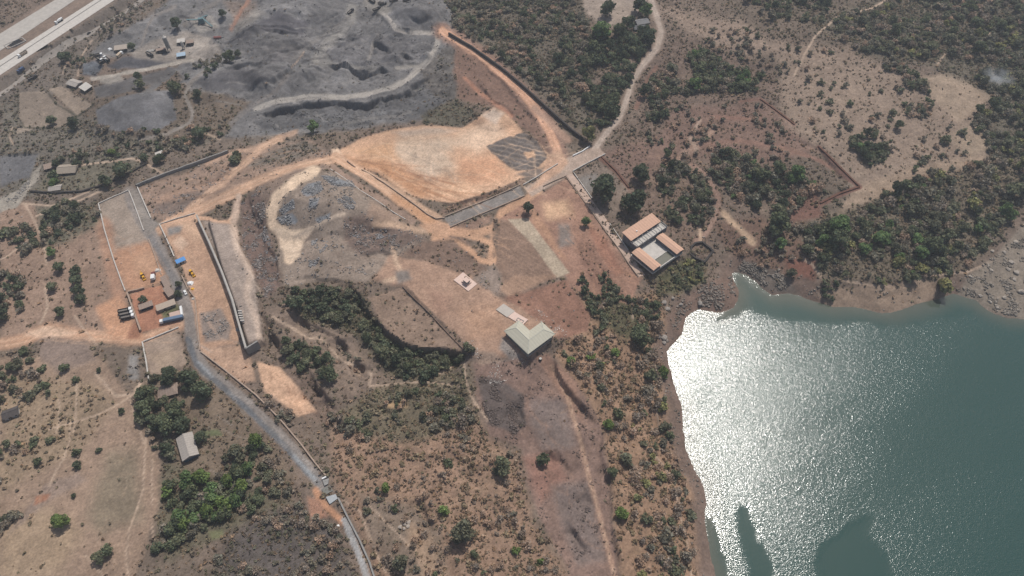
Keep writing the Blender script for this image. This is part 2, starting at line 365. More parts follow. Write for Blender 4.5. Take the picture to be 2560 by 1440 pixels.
line([(625,-10),(602,30),(578,72)], 9, (152,117,100), soft=4, kind='dirt_road')
line([(525,165),(475,208),(462,240),(482,280),(476,308),(420,335),(345,352)], 9, (132,125,118), soft=3, kind='gravel_road')
line([(880,22),(872,60),(835,95),(800,128),(790,150)], 24, (142,138,132), soft=8, kind='gravel_road')
line([(925,0),(960,22)], 34, (140,135,128), soft=8, kind='gravel_road')
line([(870,45),(760,125),(725,155)], 9, (125,121,117), soft=4, kind='gravel_road')
line([(955,30),(975,50),(990,75),(1020,82),(1090,82),(1108,78)], 10, (170,163,155), kind='gravel_road')
line([(1094,82),(1092,110),(1075,148),(1050,170),(1020,198),(980,220),(920,236),(860,243),(760,243),(690,253),(640,272)], 14, (162,156,148), soft=3, kind='gravel_road')
line([(1050,165),(990,170)], 9, (145,140,133), soft=4, kind='gravel_road')
line([(920,150),(935,105)], 6, (138,133,128), soft=3)
poly([(790,135),(812,130),(830,158),(870,162),(910,165),(952,168),(930,178),(900,176),(850,165),(800,168)], (124,121,117), 0, .05, soft=3, kind='gravel_road')
line([(830,315),(900,300),(1000,290),(1025,280)], 9, (116,113,110), soft=4, kind='gravel_road')
line([(575,310),(640,260),(690,225),(720,190)], 9, (120,115,111), soft=5, kind='gravel_road')
line([(0,80),(20,70)],1,None)
# --- small fields north-west
poly([(47,232),(112,226),(190,298),(160,318),(62,318),(45,290)], (130,118,106), .04, soft=2, rag=2, rough=.3, kind='field')
poly([(122,222),(152,215),(232,262),(192,290)], (143,129,115), .04, soft=2, rag=2, rough=.3, kind='field')
poly([(45,318),(90,322),(40,336)], (140,128,115), .04, soft=2, rag=2, kind='field')
line([(45,232),(46,292),(62,320),(150,322),(194,292),(236,262)], 4, (84,80,70), .8, soft=1.5, rag=2)
line([(115,224),(140,260),(192,292)], 4, (84,80,70), .8, soft=1.5, rag=2)
# --- haul road
line([(1105,78),(1150,105),(1200,140),(1260,190),(1310,235),(1345,280),(1375,330),(1390,365),(1402,400)], 46, (140,113,100), .15, soft=8)
poly([(1140,115),(1200,160),(1290,240),(1350,320),(1385,400),(1330,335),(1280,298),(1230,270),(1150,252),(1135,200)], (124,100,88), .2, .1, soft=6, rag=5)
line([(1160,195),(1200,235),(1240,262),(1280,290)], 10, (168,123,101), soft=4, kind='dirt_road')
line([(1105,78),(1150,105),(1200,140),(1260,190),(1310,235),(1345,280),(1375,330),(1390,365),(1402,405)], 21, (198,152,123), soft=3, rag=2, kind='dirt_road', ruts=(214,176,150))
line([(1335,270),(1380,310),(1420,350)], 16, (166,136,118), soft=6)
# --- orange pad
poly([(838,380),(900,350),(980,325),(1060,315),(1160,318),(1200,290),(1235,270),(1270,285),(1310,328),(1350,358),(1388,405),(1330,432),(1270,462),(1140,508),(1085,500),(1010,480),(940,432),(870,402)], (197,160,131), 0, .02, soft=4, rag=5, rough=.25, kind='levelled_pad')
poly([(980,332),(1060,320),(1150,325),(1110,335),(1010,345)], (168,152,138), 0, soft=8, op=.8)
poly([(1000,350),(1100,340),(1160,345),(1110,380),(1130,420),(1080,450),(1020,420),(990,375)], (196,176,155), 0, soft=18, rag=18, op=.8)
poly([(1150,330),(1240,300),(1260,340),(1200,380),(1140,360)], (208,182,158), 0, soft=14, rag=10, op=.8)
poly([(860,392),(960,400),(1060,455),(1110,485),(1050,490),(950,438)], (186,141,106), 0, soft=12, rag=8)
poly([(880,375),(980,360),(1000,400),(940,400)], (205,162,124), 0, soft=14, rag=8, op=.8)
poly([(1150,400),(1240,388),(1270,440),(1150,478)], (198,150,117), 0, soft=16, rag=10, op=.8)
poly([(1080,470),(1160,450),(1200,470),(1140,500)], (208,170,138), 0, soft=12, rag=8, op=.8)
poly([(1200,290),(1235,272),(1265,286),(1240,310)], (214,192,172), 0, soft=6)
poly([(1218,365),(1262,345),(1312,330),(1345,352),(1372,395),(1340,422),(1290,426),(1255,405)], (112,104,99), 0, .05, soft=2, rag=5, rough=.2, kind='field')
poly([(1310,382),(1335,378),(1338,392),(1318,398)], (196,160,130), 0, soft=3, rag=3)
poly([(1290,435),(1310,425),(1350,420),(1365,430),(1330,448)], (120,108,100), .1, .1, soft=5)
line([(1110,530),(1180,505),(1250,480),(1305,455)], 18, (124,104,92), .6, .05, soft=4, rag=3)
# --- strip between the grey wall and the tracks
poly([(345,472),(572,386),(700,345),(770,345),(835,388),(700,430),(560,480),(420,550),(380,545)], (142,121,107), .3, .25, soft=5)
poly([(380,520),(480,470),(560,455),(500,500),(430,540)], (118,104,96), .2, .6, soft=8)
poly([(600,420),(680,380),(760,350),(810,375),(720,410)], (114,106,97), .5, .2, soft=8)
poly([(600,345),(740,335),(770,345),(640,375)], (118,108,98), .5, .1, soft=8)
line([(740,330),(660,362),(572,386),(520,408)], 12, (172,144,124), soft=6, rag=4, kind='dirt_road')
line([(700,348),(650,372),(612,410),(560,452),(512,490),(470,530)], 17, (184,151,126), soft=4, kind='dirt_road', ruts=(196,168,145))
line([(560,452),(470,475),(400,500)], 18, (170,140,120), soft=8, op=.7)
line([(838,398),(760,415),(690,435),(600,475),(500,525),(420,555),(385,585)], 24, (186,151,125), soft=5, kind='dirt_road', ruts=(200,170,145))
poly([(830,375),(845,370),(860,395),(838,402)], (212,184,158), 0, soft=4)
line([(600,490),(592,530),(572,556),(545,556),(520,546),(490,545),(440,560)], 10, (192,157,131), kind='dirt_road')
line([(597,490),(582,560),(592,620),(628,680),(620,740),(640,790),(650,850)], 17, (182,160,143), soft=5, kind='dirt_road')
poly([(505,552),(575,560),(605,640),(640,700),(645,770),(660,850),(622,876),(598,790),(556,680)], (154,140,130), .02, .15, soft=4, rag=2, rough=.3)
line([(582,570),(592,620),(626,680),(618,740),(640,800),(650,850)], 16, (186,166,150), soft=6, kind='dirt_road')
poly([(600,500),(655,470),(668,480),(660,560),(690,640),(700,720),(665,745),(640,690),(605,600)], (116,98,90), .15, .8, soft=6, rag=6)
poly([(640,470),(740,425),(810,410),(830,420),(740,445),(690,480),(660,520)], (134,116,104), .2, .25, soft=6)
# --- rubble hill
poly([(690,500),(760,440),(830,428),(900,478),(1000,550),(1060,600),(1000,640),(920,700),(800,700),(715,720),(690,640),(700,560)], (142,128,116), .10, .40, soft=8, rag=6)
poly([(860,545),(940,530),(1010,560),(1060,600),(980,625),(900,640),(860,600)], (116,100,92), .15, .6, soft=10)
line([(785,428),(735,455),(695,490),(675,530),(682,565),(722,590),(732,620),(722,648)], 27, (214,190,164), soft=5, kind='dirt_road')
poly([(682,570),(730,575),(795,562),(755,602),(750,640),(722,655),(698,610)], (212,190,166), 0, .02, soft=5, kind='dirt_road')
line([(735,592),(780,570),(830,545),(860,535)], 9, (186,168,150), soft=4)
for g in ([(690,545),(730,535),(742,552),(735,560),(695,556)], [(752,478),(775,460),(800,455),(806,475),(770,495)], [(805,440),(830,445),(878,455),(885,468),(830,462)], [(700,520),(735,500),(735,520),(705,540)], [(785,545),(828,532),(824,545),(790,555)], [(930,535),(960,522),(966,532),(935,542)], [(775,500),(800,495),(790,520),(772,520)]):
    poly(g, (132,135,139), 0, 1, soft=3)
poly([(930,505),(1010,545),(980,560),(920,540)], (150,128,112), .05, .05, soft=8)
line([(830,418),(900,466),(980,518),(1032,552)], 16, (146,124,110), .1, soft=3, rag=2)
line([(840,392),(900,430),(970,475),(1040,528),(1085,560),(1135,582)], 25, (196,158,130), soft=3, rag=2, kind='dirt_road', ruts=(208,178,152))
line([(990,490),(1040,528),(1085,560)], 22, (186,143,109), soft=8)
line([(905,425),(980,470),(1050,515),(1100,545)], 13, (186,155,130), soft=4)
line([(940,560),(990,562),(1040,575),(1100,578)], 16, (186,158,134), soft=8)
poly([(1050,560),(1100,555),(1180,580),(1130,600),(1080,590)], (188,150,122), 0, soft=6, kind='dirt_road')
line([(1085,597),(1140,604),(1180,630),(1200,652),(1235,655),(1250,640),(1238,612),(1200,598),(1130,580)], 15, (192,152,122), soft=5, kind='dirt_road')
line([(1130,578),(1190,584),(1235,570),(1255,530),(1310,505),(1345,480)], 22, (184,146,118), soft=5, kind='dirt_road')
line([(1225,655),(1230,610),(1235,575)], 14, (188,150,122), soft=6, kind='dirt_road')
poly([(1110,545),(1180,518),(1300,465),(1312,490),(1210,535),(1126,568)], (130,124,119), 0, .12, soft=2, rag=1, rough=.2, kind='gravel_road')
poly([(1135,570),(1225,535),(1225,555),(1180,575)], (136,112,98), .1, .2, soft=5)
line([(1240,550),(1238,600),(1250,635)], 14, (106,92,82), .5, soft=4)
line([(1125,592),(1160,600),(1175,612)], 6, (126,106,94), .2, soft=3)
# --- junction, drive and village track
line([(1640,-40),(1628,0),(1642,40),(1653,80),(1642,120),(1610,160),(1582,200),(1562,260),(1545,300),(1512,338),(1488,372)], 22, (140,124,112), .2, soft=6)
line([(1640,-40),(1628,0),(1642,40),(1653,80),(1642,120),(1610,160),(1582,200),(1562,260),(1545,300),(1512,338),(1488,372)], 14, (166,150,138), soft=3, rag=2, kind='dirt_road', ruts=(180,166,152))
line([(1640,170),(1610,220),(1590,270)], 12, (128,100,88), soft=4, kind='dirt_road')
poly([(1310,470),(1345,450),(1400,418),(1415,395),(1470,372),(1500,370),(1512,385),(1440,425),(1418,442),(1375,465),(1330,492)], (168,149,135), 0, .03, soft=2, rag=1.5, rough=.15, kind='gravel_road')
poly([(1380,380),(1405,375),(1420,405),(1400,430),(1370,450),(1340,470),(1320,480),(1350,445)], (184,150,126), 0, soft=6, kind='dirt_road')
poly([(1430,440),(1505,400),(1570,475),(1540,540),(1490,520)], (128,114,103), .35, soft=4)
poly([(1450,440),(1490,430),(1500,470),(1470,480)], (130,124,118), .1, .1, soft=8)
# --- red fields in the middle
poly([(1250,545),(1330,498),(1418,445),(1600,700),(1570,760),(1460,745),(1420,700),(1330,600)], (154,121,104), .1, .04, soft=4)
poly([(1355,505),(1420,500),(1430,540),(1370,550)], (200,165,134), 0, soft=14, rag=10)
poly([(1330,520),(1350,540),(1420,650),(1400,640),(1330,560)], (172,135,110), 0, soft=8)
poly([(1395,560),(1425,560),(1435,610),(1400,620)], (128,117,110), .05, .1, soft=8)
poly([(1470,560),(1510,590),(1560,680),(1540,690),(1480,610)], (152,112,94), .1, soft=8)
poly([(1440,600),(1470,600),(1570,750),(1520,760),(1450,660)], (134,104,90), .35, soft=8)
poly([(1250,545),(1295,560),(1400,692),(1270,745),(1240,665)], (136,113,98), .03, .02, soft=2, rag=2, rough=.2, kind='field')
poly([(1270,548),(1318,545),(1424,682),(1392,696),(1330,610)], (170,155,135), 0, .02, soft=2, rag=1.5, rough=.15, kind='field')
poly([(1290,690),(1390,690),(1270,742),(1250,720)], (158,130,110), 0, soft=6)
poly([(1260,745),(1420,700),(1480,790),(1470,830),(1400,850),(1330,800)], (142,108,92), .12, .12, soft=6)
# --- plateau
poly([(930,700),(975,640),(1060,652),(1180,690),(1250,745),(1300,770),(1400,835),(1330,892),(1200,892),(1020,722)], (168,138,118), .03, .05, soft=7, rag=6, rough=.3, kind='levelled_pad')
poly([(1150,780),(1250,760),(1260,830),(1180,850)], (182,146,120), 0, soft=20, rag=10, op=.7)
poly([(1060,720),(1130,740),(1120,790),(1080,770)], (152,121,104), 0, soft=14, rag=8, op=.7)
line([(984,622),(990,655),(1005,690),(960,705)], 12, (200,172,147), soft=5, kind='dirt_road')
poly([(985,680),(1020,678),(1030,700),(995,712)], (130,121,114), 0, soft=7)
poly([(1130,600),(1240,690),(1260,745),(1180,690),(1060,652),(1000,635),(1060,605)], (124,104,92), .3, .2, soft=6)
poly([(1235,660),(1260,690),(1250,740),(1180,700)], (134,120,110), .1, .2, soft=8)
poly([(920,745),(1005,720),(1182,892),(1110,880),(1020,870),(960,822)], (139,119,104), .25, .06, soft=4, kind='field')
poly([(1255,840),(1285,870),(1310,900),(1290,910),(1250,870)], (140,132,126), 0, .3, soft=6)
poly([(1235,905),(1290,895),(1285,925),(1250,930)], (170,163,155), 0, .3, soft=6)
# --- left yards
poly([(246,512),(322,477),(362,577),(405,690),(330,742),(312,720),(262,575)], (154,140,127), 0, .02, soft=2, rag=1.5, rough=.12, kind='levelled_pad')
poly([(268,625),(380,600),(412,700),(330,742),(310,715)], (176,136,109), 0, soft=10, rag=6)
poly([(330,640),(380,620),(400,670),(340,690)], (188,150,122), 0, soft=10, rag=6, op=.8)
poly([(401,562),(500,551),(560,690),(602,832),(590,862),(500,876),(484,800),(470,700)], (178,145,121), 0, .05, soft=3, rag=2, rough=.15, kind='levelled_pad')
poly([(420,570),(460,565),(450,585),(420,592)], (126,122,118), 0, soft=6)
poly([(450,560),(495,555),(520,610),(480,600)], (196,164,138), 0, soft=10, op=.8)
poly([(430,610),(450,590),(470,610),(450,630)], (206,178,155), 0, soft=6, op=.8)
poly([(500,782),(552,770),(580,820),(568,850),(512,856)], (142,128,119), .05, .6, soft=5)
poly([(545,865),(585,860),(610,900),(590,920)], (138,122,112), .05, .5, soft=5)
line([(262,560),(272,640),(300,740),(290,800)], 34, (166,131,109), .03, soft=10)
line([(-60,870),(0,862),(60,850),(120,822),(200,838),(300,845),(360,850),(450,812)], 30, (184,146,119), soft=8, kind='dirt_road', ruts=(200,168,142))
poly([(240,770),(300,740),(350,830),(360,850),(280,850)], (188,144,114), 0, soft=10, rag=6, kind='dirt_road')
poly([(60,835),(110,815),(190,835),(120,850)], (206,176,152), 0, soft=8)
poly([(100,850),(220,850),(240,900),(150,930),(100,900)], (134,118,108), .1, soft=12)
poly([(320,830),(345,790),(360,805),(345,845),(318,845)], (150,108,86), 0, soft=5)
poly([(326,738),(362,722),(408,712),(455,795),(450,808),(350,830)], (170,122,98), 0, .02, soft=2, rag=1, rough=.12, kind='levelled_pad')
poly([(395,765),(450,760),(455,790),(410,800)], (104,104,74), .4, soft=4)
poly([(360,858),(447,824),(466,910),(376,946)], (152,134,119), 0, .02, soft=2, rag=1, rough=.12, kind='levelled_pad')
poly([(375,890),(420,870),(450,890),(400,930)], (168,148,128), 0, soft=10, op=.8)
poly([(320,890),(345,890),(350,950),(325,950)], (130,126,122), .05, .2, soft=6)
# --- compacted road along the yards, down to the culvert
line([(325,482),(350,550),(380,590),(415,655),(452,728),(474,790),(482,870),(512,925),(590,985),(660,1050),(735,1130),(805,1212)], 30, (138,130,124), soft=3, rag=1.5, kind='gravel_road')
line([(376,596),(420,672),(455,735)], 18, (122,118,116), .02, .08, soft=4, rag=2)
line([(470,850),(492,912),(550,962),(630,1035),(690,1092),(750,1160),(795,1208)], 15, (104,106,109), 0, .12, soft=2, rag=1.5, kind='gravel_road')
line([(495,905),(530,940)], 7, (150,153,156), soft=4)
line([(735,1140),(790,1200)], 8, (146,150,152), soft=4)
poly([(322,480),(345,470),(380,548),(400,560),(370,590),(355,560)], (134,127,120), 0, .06, soft=3, rag=1, kind='gravel_road')
poly([(498,872),(600,862),(630,900),(640,950),(600,960),(520,900)], (178,148,126), .05, .15, soft=6)
poly([(645,905),(700,915),(790,1028),(745,1042),(662,975)], (202,166,138), 0, .04, soft=4, rag=4, rough=.2, kind='levelled_pad')
line([(790,1225),(800,1250),(835,1285),(862,1308)], 15, (186,140,109), soft=4, kind='dirt_road')
poly([(770,1240),(800,1250),(820,1290),(780,1300)], (160,122,102), .1, soft=6)
line([(862,1300),(885,1355),(905,1405),(935,1500)], 17, (158,157,155), 0, .05, soft=2, rag=1.5, kind='gravel_road')
line([(875,1290),(902,1345),(925,1400),(950,1490)], 7, (128,112,100), .1, soft=2)
# --- southern terrace
poly([(1185,905),(1370,890),(1430,950),(1500,1050),(1520,1200),(1550,1440),(1570,1540),(1430,1540),(1420,1430),(1330,1250),(1310,1120),(1225,1085),(1190,980)], (130,108,98), .1, .3, soft=7, rag=6)
poly([(1330,1000),(1420,1000),(1440,1120),(1360,1120),(1330,1060)], (124,110,104), .03, .15, soft=14, rag=8)
poly([(1310,1140),(1390,1130),(1420,1200),(1350,1260)], (138,106,94), .05, .15, soft=14, rag=8)
poly([(1380,1220),(1480,1200),(1520,1400),(1440,1420)], (122,108,102), .05, .3, soft=14, rag=8)
poly([(1340,890),(1370,885),(1440,960),(1460,1060),(1400,980)], (150,120,104), .05, .05, soft=8)
line([(1380,915),(1418,990),(1448,1090),(1470,1180),(1500,1290),(1540,1450)], 11, (166,136,117), soft=4, kind='dirt_road', ruts=(184,158,136))
poly([(1190,940),(1250,948),(1310,985),(1320,1060),(1290,1085),(1220,1062)], (100,90,86), .08, .9, soft=6)
poly([(1180,870),(1240,880),(1260,900),(1200,910)], (160,138,122), .02, .3, soft=6)
# --- east tracks, trenches, footpaths
line([(1730,365),(1850,352),(1960,370),(2050,400),(2150,465)], 11, (134,106,94), soft=4, kind='dirt_road')
line([(1722,408),(1765,435),(1795,490),(1795,535),(1765,585),(1740,600)], 12, (144,117,104), soft=4, kind='dirt_road', ruts=(158,134,120))
line([(1850,255),(1900,248),(1985,312)], 8, (124,96,86), soft=3, kind='dirt_road')
line([(1780,290),(1850,295),(1900,300)], 9, (134,104,92), soft=4)
line([(1500,395),(1540,430),(1572,472)], 9, (116,86,74), soft=2, rag=1)
line([(2046,368),(2100,422),(2147,468)], 9, (112,84,76), soft=2, rag=1)
line([(2050,510),(2100,487),(2150,468)], 12, (118,90,80), soft=2, rag=1)
line([(1660,430),(1700,395),(1740,365),(1780,330)], 14, (160,134,118), soft=7)
line([(1740,375),(1725,345),(1750,300)], 8, (168,146,130), soft=5)
FP = (178,157,138)
for p_, w_ in (([(2215,0),(2180,20),(2100,38),(2040,88),(2012,135),(1985,190)],5), ([(2480,80),(2430,115),(2370,125),(2345,160)],5), ([(2180,530),(2250,480),(2310,450)],5),
    ([(2110,700),(2170,712),(2260,718),(2330,690),(2420,680),(2480,655),(2520,620),(2560,580)],6), ([(2330,690),(2350,670)],5), ([(2480,655),(2540,650),(2600,650)],5), ([(2000,640),(2030,660),(2050,690)],5),
    ([(365,1090),(362,1140),(356,1230),(340,1280),(322,1330),(315,1372),(320,1440),(320,1500)],4.5), ([(380,1150),(380,1260)],4), ([(380,1310),(384,1350)],4), ([(178,1060),(175,1100),(160,1145),(140,1180),(125,1215)],4.5),
    ([(190,960),(192,1000),(185,1080)],4), ([(146,1000),(148,1060),(140,1085)],4), ([(215,1390),(250,1430),(270,1470)],4), ([(240,935),(290,990),(335,985),(350,960)],8), ([(335,985),(300,1010),(240,1040),(120,1075)],5),
    ([(325,1000),(345,1060),(360,1110)],5), ([(60,510),(90,560),(110,610),(118,660)],5), ([(90,540),(180,510),(250,480)],5), ([(55,510),(130,515),(220,480)],4), ([(200,412),(290,402),(330,396),(362,408),(410,435)],5),
    ([(112,720),(118,770),(100,810)],5), ([(185,790),(215,830),(240,860)],5), ([(860,1250),(900,1280),(930,1350)],4), ([(920,1260),(970,1310),(1000,1340),(1030,1370)],4), ([(940,1380),(965,1430)],6),
    ([(680,792),(740,825),(770,845),(800,845),(850,895),(900,925),(930,935),(925,965)],7), ([(925,965),(980,960),(1060,955),(1150,965),(1170,960)],5), ([(1160,900),(1165,960),(1190,1010),(1220,1050)],6), ([(1080,945),(1120,920),(1160,905)],5),
    ([(1640,1140),(1665,1170),(1690,1230),(1705,1300),(1718,1360),(1728,1440)],5), ([(1580,760),(1582,795)],5), ([(1640,1020),(1648,1070)],4), ([(70,600),(20,640),(0,650)],4), ([(730,170),(760,130)],3),
    ([(510,330),(550,350)],4), ([(30,320),(25,345),(35,362)],4), ([(160,185),(165,160)],3), ([(195,190),(200,150),(230,100)],3)):
    line(p_, w_, FP, soft=1.5, rag=2.5, op=.85, kind='footpath')
line([(1812,535),(1850,570),(1882,605)], 15, (186,160,134), 0, .05, soft=6, rag=6)
line([(1750,570),(1752,600)], 8, (180,155,132), soft=4)
poly([(90,1240),(128,1235),(120,1252),(88,1262)], (160,116,92), 0, soft=4)
poly([(960,1010),(1010,1000),(1020,1020),(970,1020)], (180,152,118), .1, soft=5)
poly([(520,1330),(555,1325),(558,1345),(530,1352)], (112,114,84), 0, soft=4, kind='field')
poly([(500,1078),(545,1075),(560,1090),(510,1095)], (98,104,76), .1, soft=4, kind='field')
# --- tyre marks and scrape lines left on the worked ground
def streaks(pts, n, ang, spread, ln, col, w=2.2, op=.35, bend=.25):
    us = [p[0] for p in pts]; vs = [p[1] for p in pts]; rg = random.Random(int(us[0] + vs[0]))
    for _ in range(n):
        for _t in range(20):
            u_, v_ = rg.uniform(min(us), max(us)), rg.uniform(min(vs), max(vs))
            if inpoly(np.array([u_]), np.array([v_]), pts)[0]: break
        a_ = ang + rg.gauss(0, spread); L_ = ln * rg.uniform(.5, 1.3); q = []; b_ = rg.gauss(0, bend)
        for k_ in range(6):
            q.append((u_, v_)); u_ += math.cos(a_) * L_ / 5; v_ += math.sin(a_) * L_ / 5 * .75; a_ += b_ / 5
        line(q, w * rg.uniform(.7, 1.5), col if rg.random() < .6 else tuple(int(c_ * .8) for c_ in col), None, soft=1.2, rag=1.5, op=op * rg.uniform(.5, 1.2), rough=None)
streaks([(840,380),(980,328),(1160,320),(1300,335),(1380,405),(1270,458),(1140,503),(1010,478)], 70, .15, .5, 120, (222,190,160))
streaks([(880,395),(1000,400),(1120,480),(1060,490)], 30, .45, .15, 130, (160,112,80), 3, .4)
streaks([(990,350),(1130,340),(1130,430),(1060,440)], 40, 1.2, .4, 40, (168,152,136), 3, .35)
streaks([(270,620),(380,600),(405,690),(330,735)], 26, 1.0, .25, 70, (200,160,130))
streaks([(255,515),(320,480),(370,600),(280,630)], 18, 1.1, .3, 60, (172,158,144))
streaks([(410,570),(495,555),(590,830),(500,790)], 34, 1.15, .25, 80, (206,172,146))
streaks([(950,700),(1060,655),(1250,745),(1330,800),(1200,880)], 46, .6, .6, 60, (194,162,138))
streaks([(1340,520),(1420,460),(1580,690),(1480,720)], 40, .9, .3, 60, (184,142,116), 3)
streaks([(1100,560),(1240,570),(1240,660),(1130,600)], 24, .5, .5, 60, (212,172,140))
streaks([(20,850),(130,820),(350,840),(350,860),(100,860)], 20, .05, .2, 120, (206,172,144))
streaks([(400,20),(900,10),(1090,90),(1060,220),(640,330),(480,230)], 110, -.35, .6, 60, (132,128,124), 3, .45, .8)
streaks([(640,60),(800,30),(860,120),(600,220),(480,215)], 50, -.3, .3, 80, (78,76,78), 4, .4, .4)
streaks([(1520,340),(1700,260),(2040,370),(1740,400),(1600,440)], 50, .1, .7, 70, (150,124,108), 3, .4, .6)
streaks([(1950,120),(2300,200),(2440,300),(2200,480),(2050,370)], 70, -.5, .7, 60, (168,148,130), 2.5, .4, .5)
streaks([(0,900),(240,880),(400,1140),(330,1430),(0,1430)], 110, -.75, .5, 90, (168,146,124), 3, .35, .5)
streaks([(60,520),(250,530),(320,800),(0,830)], 60, .9, .6, 70, (166,142,122), 3, .4, .5)
streaks([(1200,900),(1370,895),(1500,1060),(1540,1430),(1430,1430),(1310,1120)], 70, 1.2, .4, 80, (150,122,106), 3, .4, .5)
streaks([(860,1080),(1290,1130),(1420,1430),(960,1430)], 90, .9, .7, 60, (156,130,108), 3, .4, .7)
streaks([(680,790),(900,870),(930,1000),(760,900)], 50, .65, .25, 80, (156,136,118), 2.5, .45, .4)
streaks([(1400,900),(1660,800),(1750,1400),(1580,1400)], 60, 1.2, .5, 60, (160,132,108), 3, .45, .5)
streaks([(380,480),(560,400),(800,360),(690,430),(420,545)], 60, -.42, .2, 90, (170,142,122), 3, .4, .4)
streaks([(700,640),(860,550),(1050,600),(900,690)], 50, -.1, .6, 60, (156,136,122), 3, .4, .6)
streaks([(520,560),(575,562),(640,700),(655,850),(625,870)], 24, 1.2, .25, 60, (196,178,162), 3, .45)
streaks([(650,905),(700,920),(785,1030),(745,1040)], 24, .9, .3, 50, (180,140,112), 3, .45)
streaks([(478,800),(486,870),(520,925),(600,985),(740,1125),(800,1205),(780,1205),(640,1050),(500,920),(470,860)], 40, .75, .2, 60, (160,154,148), 2.5, .5)
# --- lake shore
lsd = LSD.ravel()[idx]
poly([(-90,130),(-90,255),(0,194),(292,0),(400,-80),(240,-80),(128,-5),(0,76)], (128,112,100), 0, 0, soft=5, rag=2, rough=.03)
sh = np.nonzero((lsd < 26) & (lsd > -30))[0]
apply(sh, 1 - smooth(5, 13, lsd[sh] + 6 * n1[sh]), (117,100,90), 0, .15, .6, None)
poly([(1660,800),(1700,750),(1780,700),(1832,690),(1850,765),(1760,790),(1700,840)], (124,104,93), .05, .35, soft=8)
poly([(1832,690),(1860,650),(1950,680),(2000,740),(1900,730)], (112,102,94), .2, .7, soft=8)
poly([(2040,735),(2100,720),(2330,705),(2345,745),(2230,785),(2080,768)], (146,127,110), .15, .1, soft=8)
poly([(2390,740),(2420,690),(2480,650),(2560,560),(2650,540),(2650,810),(2540,800),(2470,775)], (132,122,110), .03, .5, soft=10)
KIND[sh[(lsd[sh] < 8 + 3 * n1[sh])]] = KINDS.index('lake_shore')
# grain that belongs to the soil itself
lum = COL @ np.array([.3, .5, .2])
COL = lum[:, None] + (COL - lum[:, None]) * .9
mot = fbm(wx_, wy_, 9, 4, 131, .75); mot2 = fbm(wx_, wy_, 26, 3, 137, .6)
dk = smooth(.05, .5, mot) * np.clip(SCR - .15, 0, 1) * .8
COL = COL * (1 - .42 * dk[:, None]) + s2l((86, 84, 66)) * .42 * dk[:, None]
lt = smooth(.1, .55, mot2) * .35
qk = (KIND == 5)[:, None]
COL = np.where(qk, COL * (1.04 + .3 * mot2 + .2 * mot)[:, None], COL)
COL *= (1 + lt * .35 + .11 * nm + .13 * nf + .10 * nb + .13 * mot + .12 * RNG.uniform(-1, 1, N))[:, None]
COL *= s2l((128,128,128))[0] ** 0 * .86
sat_ = np.clip((COL.max(1) - COL.min(1)) / (COL.max(1) + 1e-6) * 2.2, 0, 1)[:, None]
COL *= 1 + (np.array([1.02, .985, .95]) - 1) * sat_ + (np.array([1.0, .995, 1.0]) - 1) * (1 - sat_)
COL = np.clip(COL, .01, .9)
# ------------------------------------------------------------------ final height field and terrain meshes
def grid(a, fill):
    g = np.full(X.size, fill, float); g[idx] = a
    return g.reshape(X.shape)
G_SCR, G_ROCK, G_ROUGH = grid(SCR, 0), grid(ROCK, 0), grid(ROUGH, .6)
G_KIND = grid(KIND, 0).astype(int)
landf = smooth(0, 8, LSD)
rdg = 1 - np.abs(fbm(X + 6 * fbm(X, Y, 30, 2, 301), Y, 26, 4, 305, .6)) * 2.2
quar = (G_KIND == 5) * 1.0
slopey = smooth(.25, .9, G_SCR) * ((V0 > 640) | (U0 > 1600))
Z = Z + landf * G_ROUGH * (rdg - .5) * (1.5 * slopey + 2.2 * quar + .6)
Z = Z + landf * (G_ROUGH * (.9 * fbm(X, Y, 34, 3, 71) + .42 * fbm(X, Y, 8, 3, 77) + .16 * RNG.uniform(-1, 1, X.shape)) + .05 * fbm(X, Y, 5, 2, 79) + .5 * G_ROCK * fbm(X, Y, 3.5, 2, 83))
def furrow(pts, ang, per, amp, ang2=None, per2=None):
    m = inpoly(U0, V0, pts)
    t = (X * math.cos(ang) + Y * math.sin(ang)) / per * 2 * math.pi + 1.3 * fbm(X, Y, 16, 2, 91)
    f = np.sin(t)
    if ang2 is not None:
        f = .55 * f + .45 * np.sin((X * math.cos(ang2) + Y * math.sin(ang2)) / per2 * 2 * math.pi + 1.5 * fbm(X, Y, 12, 2, 93)) + .5
    Z[m] += amp * f[m]
furrow([(1218,365),(1262,345),(1312,330),(1345,352),(1372,395),(1340,422),(1290,426),(1255,405)], 1.25, 5.2, .75, -.35, 6.5)
furrow([(1250,545),(1295,560),(1400,692),(1270,745),(1240,665)], .9, 3.4, .14)
furrow([(1270,548),(1318,545),(1424,682),(1392,696)], .2, 3.0, .10)

def hz(x, y):
    fx = np.clip((np.asarray(x, float) - XS[0]), 0, NX - 1.001); fy = np.clip((np.asarray(y, float) - YS[0]), 0, NY - 1.001)
    i, j = fx.astype(int), fy.astype(int); a, b = fx - i, fy - j
    return (Z[j, i] * (1 - a) + Z[j, i + 1] * a) * (1 - b) + (Z[j + 1, i] * (1 - a) + Z[j + 1, i + 1] * a) * b
def look(G, x, y):
    i = np.clip(np.rint(np.asarray(x) - XS[0]).astype(int), 0, NX - 1); j = np.clip(np.rint(np.asarray(y) - YS[0]).astype(int), 0, NY - 1)
    return G[j, i]
def P(u, v, dz=0.0):
    """point of the place seen at photo pixel (u, v), dz above the ground there"""
    z = 15.0
    for k in range(40):
        x, y = unproj(u, v, z + dz)
        zn = float(hz(x, y)); z += (zn - z) * (.7 if k < 20 else .4)
    return Vector((x, y, z))
def at_z(u, v, z):
    x, y = unproj(u, v, z)
    return Vector((x, y, z))

